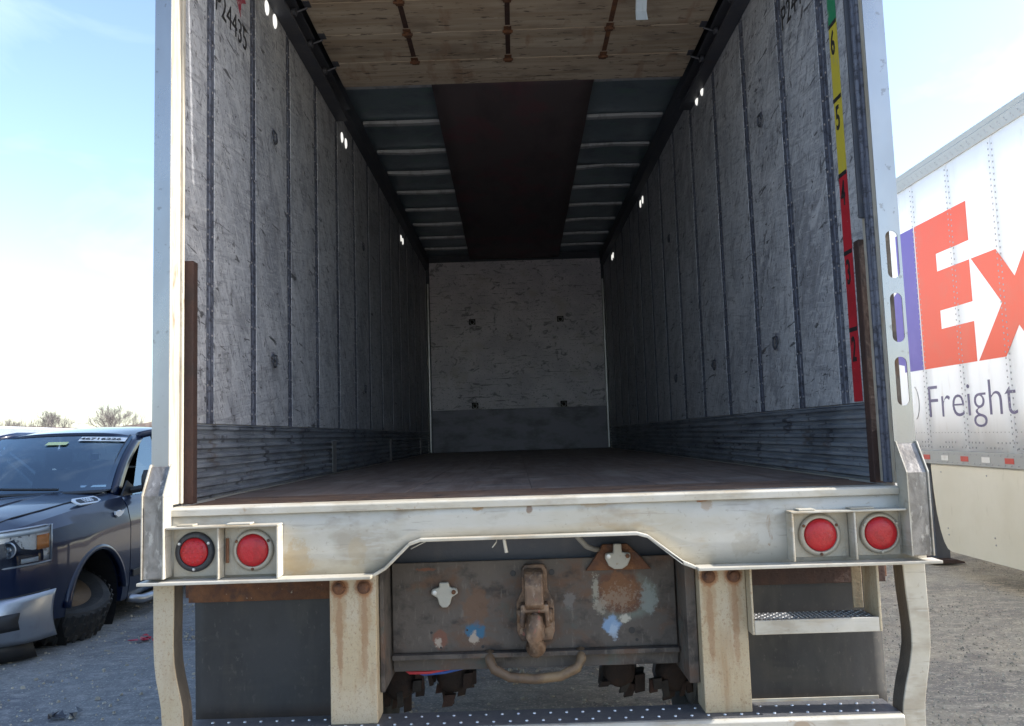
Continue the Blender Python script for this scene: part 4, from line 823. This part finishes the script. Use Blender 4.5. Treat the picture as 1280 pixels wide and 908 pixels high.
# papers behind the glass
def on_ws(u0, u1, v0, v1, d=.012):
    b = MB(); b.grid(lambda a, c: ws(u0+(u1-u0)*a, v0+(v1-v0)*c)+Vector((0, -d*.7, d*.7)), 3, 6); return b
stk = obj('windshield_sticker', on_ws(.86, .945, .36, .95), 'paper', K)
pc = ws(.875, .38)+Vector((0, -.016, .016)); pd = (ws(.875, .93)-ws(.875, .38)); sl_ = (ws(.95, .6)-ws(.86, .6)).normalized()
tx = text('sticker_number', '46716226', 'ink', stk, pc, (0, 0, 0), .060, 1.0, .0004, offset=.0015)
ax_ = pd.normalized(); az = ax_.cross(sl_).normalized(); ay = az.cross(ax_); tx.rotation_euler = Matrix((ax_, ay, az)).transposed().to_euler(); tx.scale = (pd.length/.29, 1, 1)
w_ = max(v.co.x for v in tx.data.vertices); tx.scale = (pd.length*.94/w_, 1, 1)
obj('windshield_tag', on_ws(.78, .84, -.02, .26), 'yellowpaper', K)
sign = obj('paper_sign', on_ws(.18, .78, -.98, -.66, -.02), 'paper', K)
pc = ws(.52, -.93)+Vector((0, -.002, .002)); tx = text('sign_lettering', 'ied', 'ink', sign, pc, (0, 0, 0), .20, 1.0, .0004)
pd = (ws(.52, -.68)-ws(.52, -.93)); sl_ = (ws(.7, -.8)-ws(.5, -.8)).normalized(); ax_ = pd.normalized(); az = ax_.cross(sl_).normalized(); ay = az.cross(ax_)
tx.rotation_euler = Matrix((ax_, ay, az)).transposed().to_euler()
obj('mirror_tag', MB().box(.26, .34, 2.30, 2.302, z_(1.60), z_(1.66)), 'yellowpaper', K)
for k in (-1, 1):
    obj('hood_seam', MB().tube([(k*.66, .175, z_(1.188)), (k*.715, .36, z_(1.232)), (k*.755, .62, z_(1.258)), (k*.782, .95, z_(1.288)), (k*.80, 1.3, z_(1.314)), (k*.805, 1.53, z_(1.325))], .0055, 6), 'blackplastic', K)
    obj('hood_crease', MB().tube([(k*.40, .19, z_(1.206)), (k*.42, .55, z_(1.287)), (k*.43, .90, z_(1.322)), (k*.45, 1.5, z_(1.350))], .007, 6), 'bluebody', K, smooth=True)
# hood vents badge "1500"
def badge():
    b = MB(); pts = [(-.19, -.035), (-.17, -.05), (.15, -.05), (.19, -.02), (.19, .03), (.17, .045), (-.15, .045), (-.19, .02)]
    b.prism(pts, 'z', -.006, .006); return b
bo = obj('hood_badge', badge(), 'badge', K, bevel=.003); bo.location = (.865, 1.10, z_(1.292)); ORG[bo] = Vector((.865, 1.10, z_(1.292)))
bo.rotation_euler = (0, rad(24), rad(90+6)); bo.rotation_euler = (rad(30), 0, rad(90))
bi = obj('badge_inset', MB().prism([(-.15, -.030), (.13, -.030), (.16, 0), (.15, .028), (-.13, .028), (-.16, 0)], 'z', .0062, .0075), 'blackplastic', bo, org=(0, 0, 0)); bi.location = (0, 0, 0)
tb = text('badge_digits', '1500', 'badge', bo, bo.location, (0, 0, 0), .062, 1.25, .001, align='CENTER', offset=.002); tb.location = (0, -.021, .009)
# small white mark on the fender
mk = MB(); pts = [(1.30, 1.155), (1.34, 1.135), (1.39, 1.14), (1.43, 1.16), (1.45, 1.185), (1.41, 1.18), (1.37, 1.19), (1.335, 1.18), (1.305, 1.185)]
mk.prism([(a, z_(b)) for a, b in pts], 'x', .990, 1.006); obj('fender_mark', mk, 'badge', K)
# front: grille, headlights, bumper, fog light
obj('grille', MB().box(-.56, .56, .070, .13, z_(.74), z_(1.08)), 'blackplastic', K, bevel=.02)
for i in range(4): obj('grille_bar', MB().box(-.54, .54, .055, .0695, z_(.79+i*.075), z_(.80+i*.075)), 'chrome', K)
def plan(s):
    """front corner outline in plan: s 0 = grille edge, 1 = rear end of the lamp"""
    pts = [(.58, .085), (.70, .095), (.79, .13), (.865, .20), (.925, .30), (.965, .40)]
    f = s*(len(pts)-1); i = min(int(f), len(pts)-2); t_ = f-i
    return (pts[i][0]*(1-t_)+pts[i+1][0]*t_, pts[i][1]*(1-t_)+pts[i+1][1]*t_)
for k in (1, -1):
    def surf(a, b, out=0., k=k):
        x, y = plan(a); x2, y2 = plan(min(a+.02, 1)); x1, y1 = plan(max(a-.02, 0)); d = Vector((x2-x1, y2-y1)).normalized(); n = Vector((d.y, -d.x))
        lo = .905+.025*a; hi = 1.135+.035*a
        return (k*(x+n.x*(out+.012)), y+n.y*(out+.012), z_(lo+(hi-lo)*b))
    hl = obj('headlight', MB().grid(lambda a, b: surf(a, b, .0), 16, 6), 'reflector', K, smooth=True, solid=.006)
    obj('lamp_trim', MB().tube([surf(a, 1.04, .012) for a in np.linspace(0, 1, 12)]+[surf(1, .5, .012), surf(1, -.02, .012)]+[surf(a, -.04, .012) for a in np.linspace(1, 0, 12)], .009, 8), 'chrome', hl, smooth=True)
    for a, r in ((.26, .062), (.50, .058)):
        x, y, z = surf(a, .48, .004); bwl = MB().lathe([(r, -.02), (r*.95, -.024), (r*.6, -.012), (r*.5, -.018), (0, -.026)], (x, y, z), 'y', 20); obj('projector', bwl, 'chrome', hl, smooth=True)
    obj('amber_marker', MB().grid(lambda a, b: surf(.80+.17*a, .36+.42*b, .010), 4, 3), 'amber', hl, smooth=True, solid=.006)
    for b0_, b1_, a1_ in ((.84, .99, .95), (.03, .16, .80)): obj('lamp_bar', MB().grid(lambda a, b: surf(.02+a1_*a, b0_+(b1_-b0_)*b, .010), 10, 1), 'badge', hl, smooth=True, solid=.004)
    obj('lamp_cover', MB().grid(lambda a, b: surf(a, b, .028+.006*math.sin(b*3.1)), 12, 4), 'clearglass', hl, smooth=True)
def bplan(v):
    v = abs(v); P_ = [(0, 0), (.45, .02), (.70, .07), (.84, .14), (.92, .22), (.97, .32), (1.0, .46)]
    for (a, b), (c, d) in zip(P_[:-1], P_[1:]):
        if v <= c: return b+(d-b)*(v-a)/(c-a)
    return .46
bp_ = MB()
def bump_s(a, b):
    v = math.sin((a*2-1)*math.pi/2*.985); y = bplan(v)
    zz = .385+(.68-.385)*b+(.035*abs(v)**3)*b; bul = .05*math.sin(b*math.pi)
    return (v, y-.02-bul+.02*(1-b), z_(zz))
obj('front_bumper', MB().grid(bump_s, 40, 8), 'chrome', K, smooth=True, solid=.012)
obj('bumper_top', MB().grid(lambda a, b: ((a*2-1)*.985*(1-.03*b), bplan((a*2-1)*.985)-.02+b*.10, z_(.683+.035*abs(a*2-1)**3)), 40, 1), 'blackplastic', K, smooth=True, solid=.008)
obj('lower_fascia', MB().grid(lambda a, b: ((a*2-1)*.92, bplan((a*2-1)*.95)+.02+.06*(1-b), z_(.26+.115*b)), 30, 2), 'blackplastic', K, smooth=True, solid=.012)
for k in (-1, 1):
    fo = MB().grid(lambda a, b: (k*(.60+.32*a), bplan(.60+.32*a)-.088+.02*abs(b*2-1), z_(.475+.115*b+.015*a)), 8, 4); fg = obj('fog_recess', fo, 'blackplastic', K, smooth=True, solid=.004)
    obj('fog_light', MB().lathe([(.045, 0), (.045, -.012), (.03, -.018), (0, -.02)], (k*.80, bplan(.80)-.10, z_(.535)), 'y', 18), 'reflector', fg, smooth=True)
obj('chassis', MB().box(-.72, .72, 1.5, 5.5, .10, .40), 'wellblack', K)
obj('splash_shield', MB().box(-.60, .60, .42, 1.5, .09, .42), 'wellblack', K)
# running board
obj('running_board', MB().tube([(.95, 1.62, z_(.42)), (1.03, 1.72, z_(.385)), (1.05, 2.0, z_(.38)), (1.05, 3.4, z_(.38)), (.96, 3.55, z_(.42))], .038, 10), 'chrome', K, smooth=True)
# wheels: the front left one has folded under on its broken mount
def wheel(nm, c, rotm, rimm):
    w_ = MB().lathe([(.25, -.10), (.33, -.13), (.375, -.125), (.395, -.10), (.40, 0), (.395, .10), (.375, .125), (.33, .13), (.25, .10)], (0, 0, 0), 'x', 36, closed=True)
    for q in range(36):
        a_ = 2*math.pi*q/36
        for x in (-.09, .0, .09):
            ca, sa = math.cos(a_+x), math.sin(a_+x); u_ = Vector((0, -sa, ca)); n_ = Vector((0, ca, sa)); p_ = Vector((x, ca*.40, sa*.40))
            w_.add([p_+Vector((-.035, 0, 0))-u_*.016-n_*.004, p_+Vector((.035, 0, 0))-u_*.016-n_*.004, p_+Vector((.035, 0, 0))+u_*.016-n_*.004, p_+Vector((-.035, 0, 0))+u_*.016-n_*.004, p_+Vector((-.03, 0, 0))+n_*.012, p_+Vector((.03, 0, 0))+n_*.012], [(0, 1, 5, 4), (2, 3, 4, 5), (0, 4, 3), (1, 2, 5)])
    o_ = obj(nm, w_, 'rubber', K, smooth=False, org=(0, 0, 0)); o_.location = c; o_.rotation_euler = rotm
    rm = MB().lathe([(.255, .10), (.25, .06), (.235, .05), (.20, .085), (.09, .10), (.07, .12), (0, .12)], (0, 0, 0), 'x', 30)
    r_ = obj('rim', rm, rimm, o_, smooth=True, org=(0, 0, 0)); r_.location = (0, 0, 0)
wheel('wheel', (.70, .93, .285), (0, rad(-63), rad(-25)), 'rimmud')
wheel('wheel', (-.84, 1.04, .40), (0, 0, rad(180)), 'chrome')
wheel('wheel', (.84, 4.70, .40), (0, 0, 0), 'chrome'); wheel('wheel', (-.84, 4.70, .40), (0, 0, rad(180)), 'chrome')
obj('control_arm', MB().tube([(.35, 1.04, .32), (.72, 1.0, .30)], .035, 8), 'rust', K)

# ================================================================== FAR THINGS
def branch(mb, p, d, L, r, depth, rg, spread):
    seg = 3 if depth > 2 else 2
    pts = [p]; q = p.copy(); dd = d.copy()
    for i in range(seg):
        dd = (dd+Vector((rg.gauss(0, .13), rg.gauss(0, .13), rg.gauss(.05, .10)))).normalized(); q = q+dd*(L/seg); pts.append(q.copy())
    mb.tube(pts, [r*(1-.35*i/seg) for i in range(seg+1)], 3, caps=False)
    if depth == 0: return
    n = rg.choice((2, 3, 3, 4)) if depth > 1 else 3
    for k in range(n):
        t_ = rg.uniform(.45, 1.0) if k else 1.0; i = min(int(t_*seg), seg-1); b = pts[i].lerp(pts[i+1], t_*seg-i)
        a = rg.uniform(0, 6.28); s_ = rg.uniform(.35, 1.)*spread
        e = dd.cross(Vector((math.cos(a), math.sin(a), .3))).normalized()
        branch(mb, b, (dd+e*s_+Vector((0, 0, .12))).normalized(), L*rg.uniform(.62, .84), r*.62, depth-1, rg, spread)
def bare_tree(x, y, h, seed, label):
    rg = random.Random(seed); t_ = empty('bare_tree', (x, y, 0))
    tr = MB(); pts = [Vector((x, y, 0)), Vector((x+.05*h*rg.uniform(-.4, .4), y, h*.15)), Vector((x, y, h*.27))]
    tr.tube(pts, [h*.030, h*.024, h*.020], 7); obj('trunk', tr, 'bark', t_, smooth=True)
    cr = MB()
    for k in range(6):
        a = k*1.05+rg.uniform(-.3, .3); branch(cr, pts[2]-Vector((0, 0, rg.uniform(0, h*.06))), Vector((math.cos(a)*rg.uniform(.4, .9), math.sin(a)*rg.uniform(.4, .9), 1)).normalized(), h*.205, h*.0095, 6, rg, .75)
    obj('crown', cr, 'bark', t_); tag(t_, label, 'tree', 'bare trees beyond the yard')
bare_tree(-58.9, 100, 7.4, 21, 'smaller round bare winter tree above the middle of the pickup roof')
bare_tree(-66.5, 104, 6.6, 33, 'bare winter tree at the left edge of the photograph')
bare_tree(-51.0, 100, 8.5, 5, 'larger bare winter tree beside the left corner post')
fwd = MB(); rg = random.Random(77)
for i in range(210):
    x = rg.uniform(-130, 60); y = 135+rg.uniform(-8, 20)
    hh = (9.0 if x < -84 else 6.6)*rg.uniform(.75, 1.1)
    b0 = len(fwd.v)
    for k in range(46):
        a = rg.uniform(0, 6.28); ln = hh*rg.uniform(.5, 1.0); sp_ = rg.uniform(.05, .55); c0 = Vector((x+rg.uniform(-.8, .8), y+rg.uniform(-.8, .8), rg.uniform(0, hh*.25)))
        e = c0+Vector((math.cos(a)*ln*sp_, math.sin(a)*ln*sp_, ln*(1-sp_*.5)*.9)); w_ = rg.uniform(.03, .10)
        fwd.add([c0+Vector((-w_, 0, 0)), c0+Vector((w_, 0, 0)), e, c0+Vector((0, w_, 0))], [(0, 1, 2), (1, 3, 2)])
me = bpy.data.meshes.new('far_wood'); me.from_pydata([tuple(v) for v in fwd.v], [], fwd.f); me.materials.append(M['farwood'])
o = bpy.data.objects.new('far_wood', me); COL.objects.link(o); tag(o, 'brown leafless woodland along the far edge of the yard', 'woodland', kind='stuff')
hl_ = MB()
for i in range(60):
    x = -420+i*14
    hl_.v += [(x, 240, -1), (x, 240, 9.5+1.6*math.sin(i*.55)+1.0*math.sin(i*1.7)), (x, 300, -1)]
for i in range(59): a = i*3; hl_.f += [(a, a+3, a+4, a+1), (a+1, a+4, a+5, a+2)]
tag(obj('hill', hl_, 'farwood', smooth=True), 'low brown hill on the horizon', 'hill', kind='structure')
# white parked trailer far behind the pickup
W = empty('white_trailer', (-20.5, 34, 0)); tag(W, 'low white trailer roof showing just above the pickup roof', 'trailer')
obj('body', MB().prism([(-24.2, .9), (-18.6, .9), (-18.6, 2.22), (-18.9, 2.30), (-24.0, 2.62), (-24.2, 2.50)], 'y', 32.8, 35.2), 'fxwhite', W, bevel=.05)
obj('trim_strip', MB().box(-24.15, -18.65, 32.77, 32.798, 1.35, 1.48), 'darkmetal', W)
for x in (-22.6, -20.4):
    for y in (32.95, 35.05):
        t2 = obj('tyre', MB().lathe([(.2, -.1), (.42, -.12), (.46, -.08), (.46, .08), (.42, .12), (.2, .1)], (x, y, .46), 'y', 20, closed=True), 'rubber', W, smooth=True)
        obj('rim', MB().lathe([(.21, -.06), (.1, -.02), (0, -.02)], (x, y, .46), 'y', 14), 'steel', t2)
# debris on the ground
def debris(name, x, y, s, mt, seed, label):
    rg = random.Random(seed); b = MB()
    for k in range(9):
        cx_, cy_, cz_ = x+rg.gauss(0, s*.5), y+rg.gauss(0, s*.4), abs(rg.gauss(0, s*.10))+.004
        p_ = [Vector((rg.uniform(-1, 1), rg.uniform(-1, 1), rg.uniform(-.25, .35)))*s*.5 for _ in range(4)]
        v_ = [Vector((cx_, cy_, max(cz_, .012)))+q for q in p_]; v_ = [Vector((q.x, q.y, max(q.z, .003))) for q in v_]
        b.add(v_, [(0, 1, 2), (0, 2, 3), (0, 3, 1), (1, 3, 2)])
    tag(obj(name, b, mt, solid=.004), label, 'debris')
debris('plastic_debris', -2.93, 3.50, .085, 'debrisred', 2, 'shattered red plastic on the ground beside the left bumper leg')
debris('lens_debris', -2.84, 3.62, .05, 'bluepaint', 6, 'pale bluish broken scraps lying behind the red shattered plastic')
debris('cable_debris', -2.60, 1.80, .09, 'debrisdark', 4, 'dark crumpled scrap at the bottom left corner of the ground')
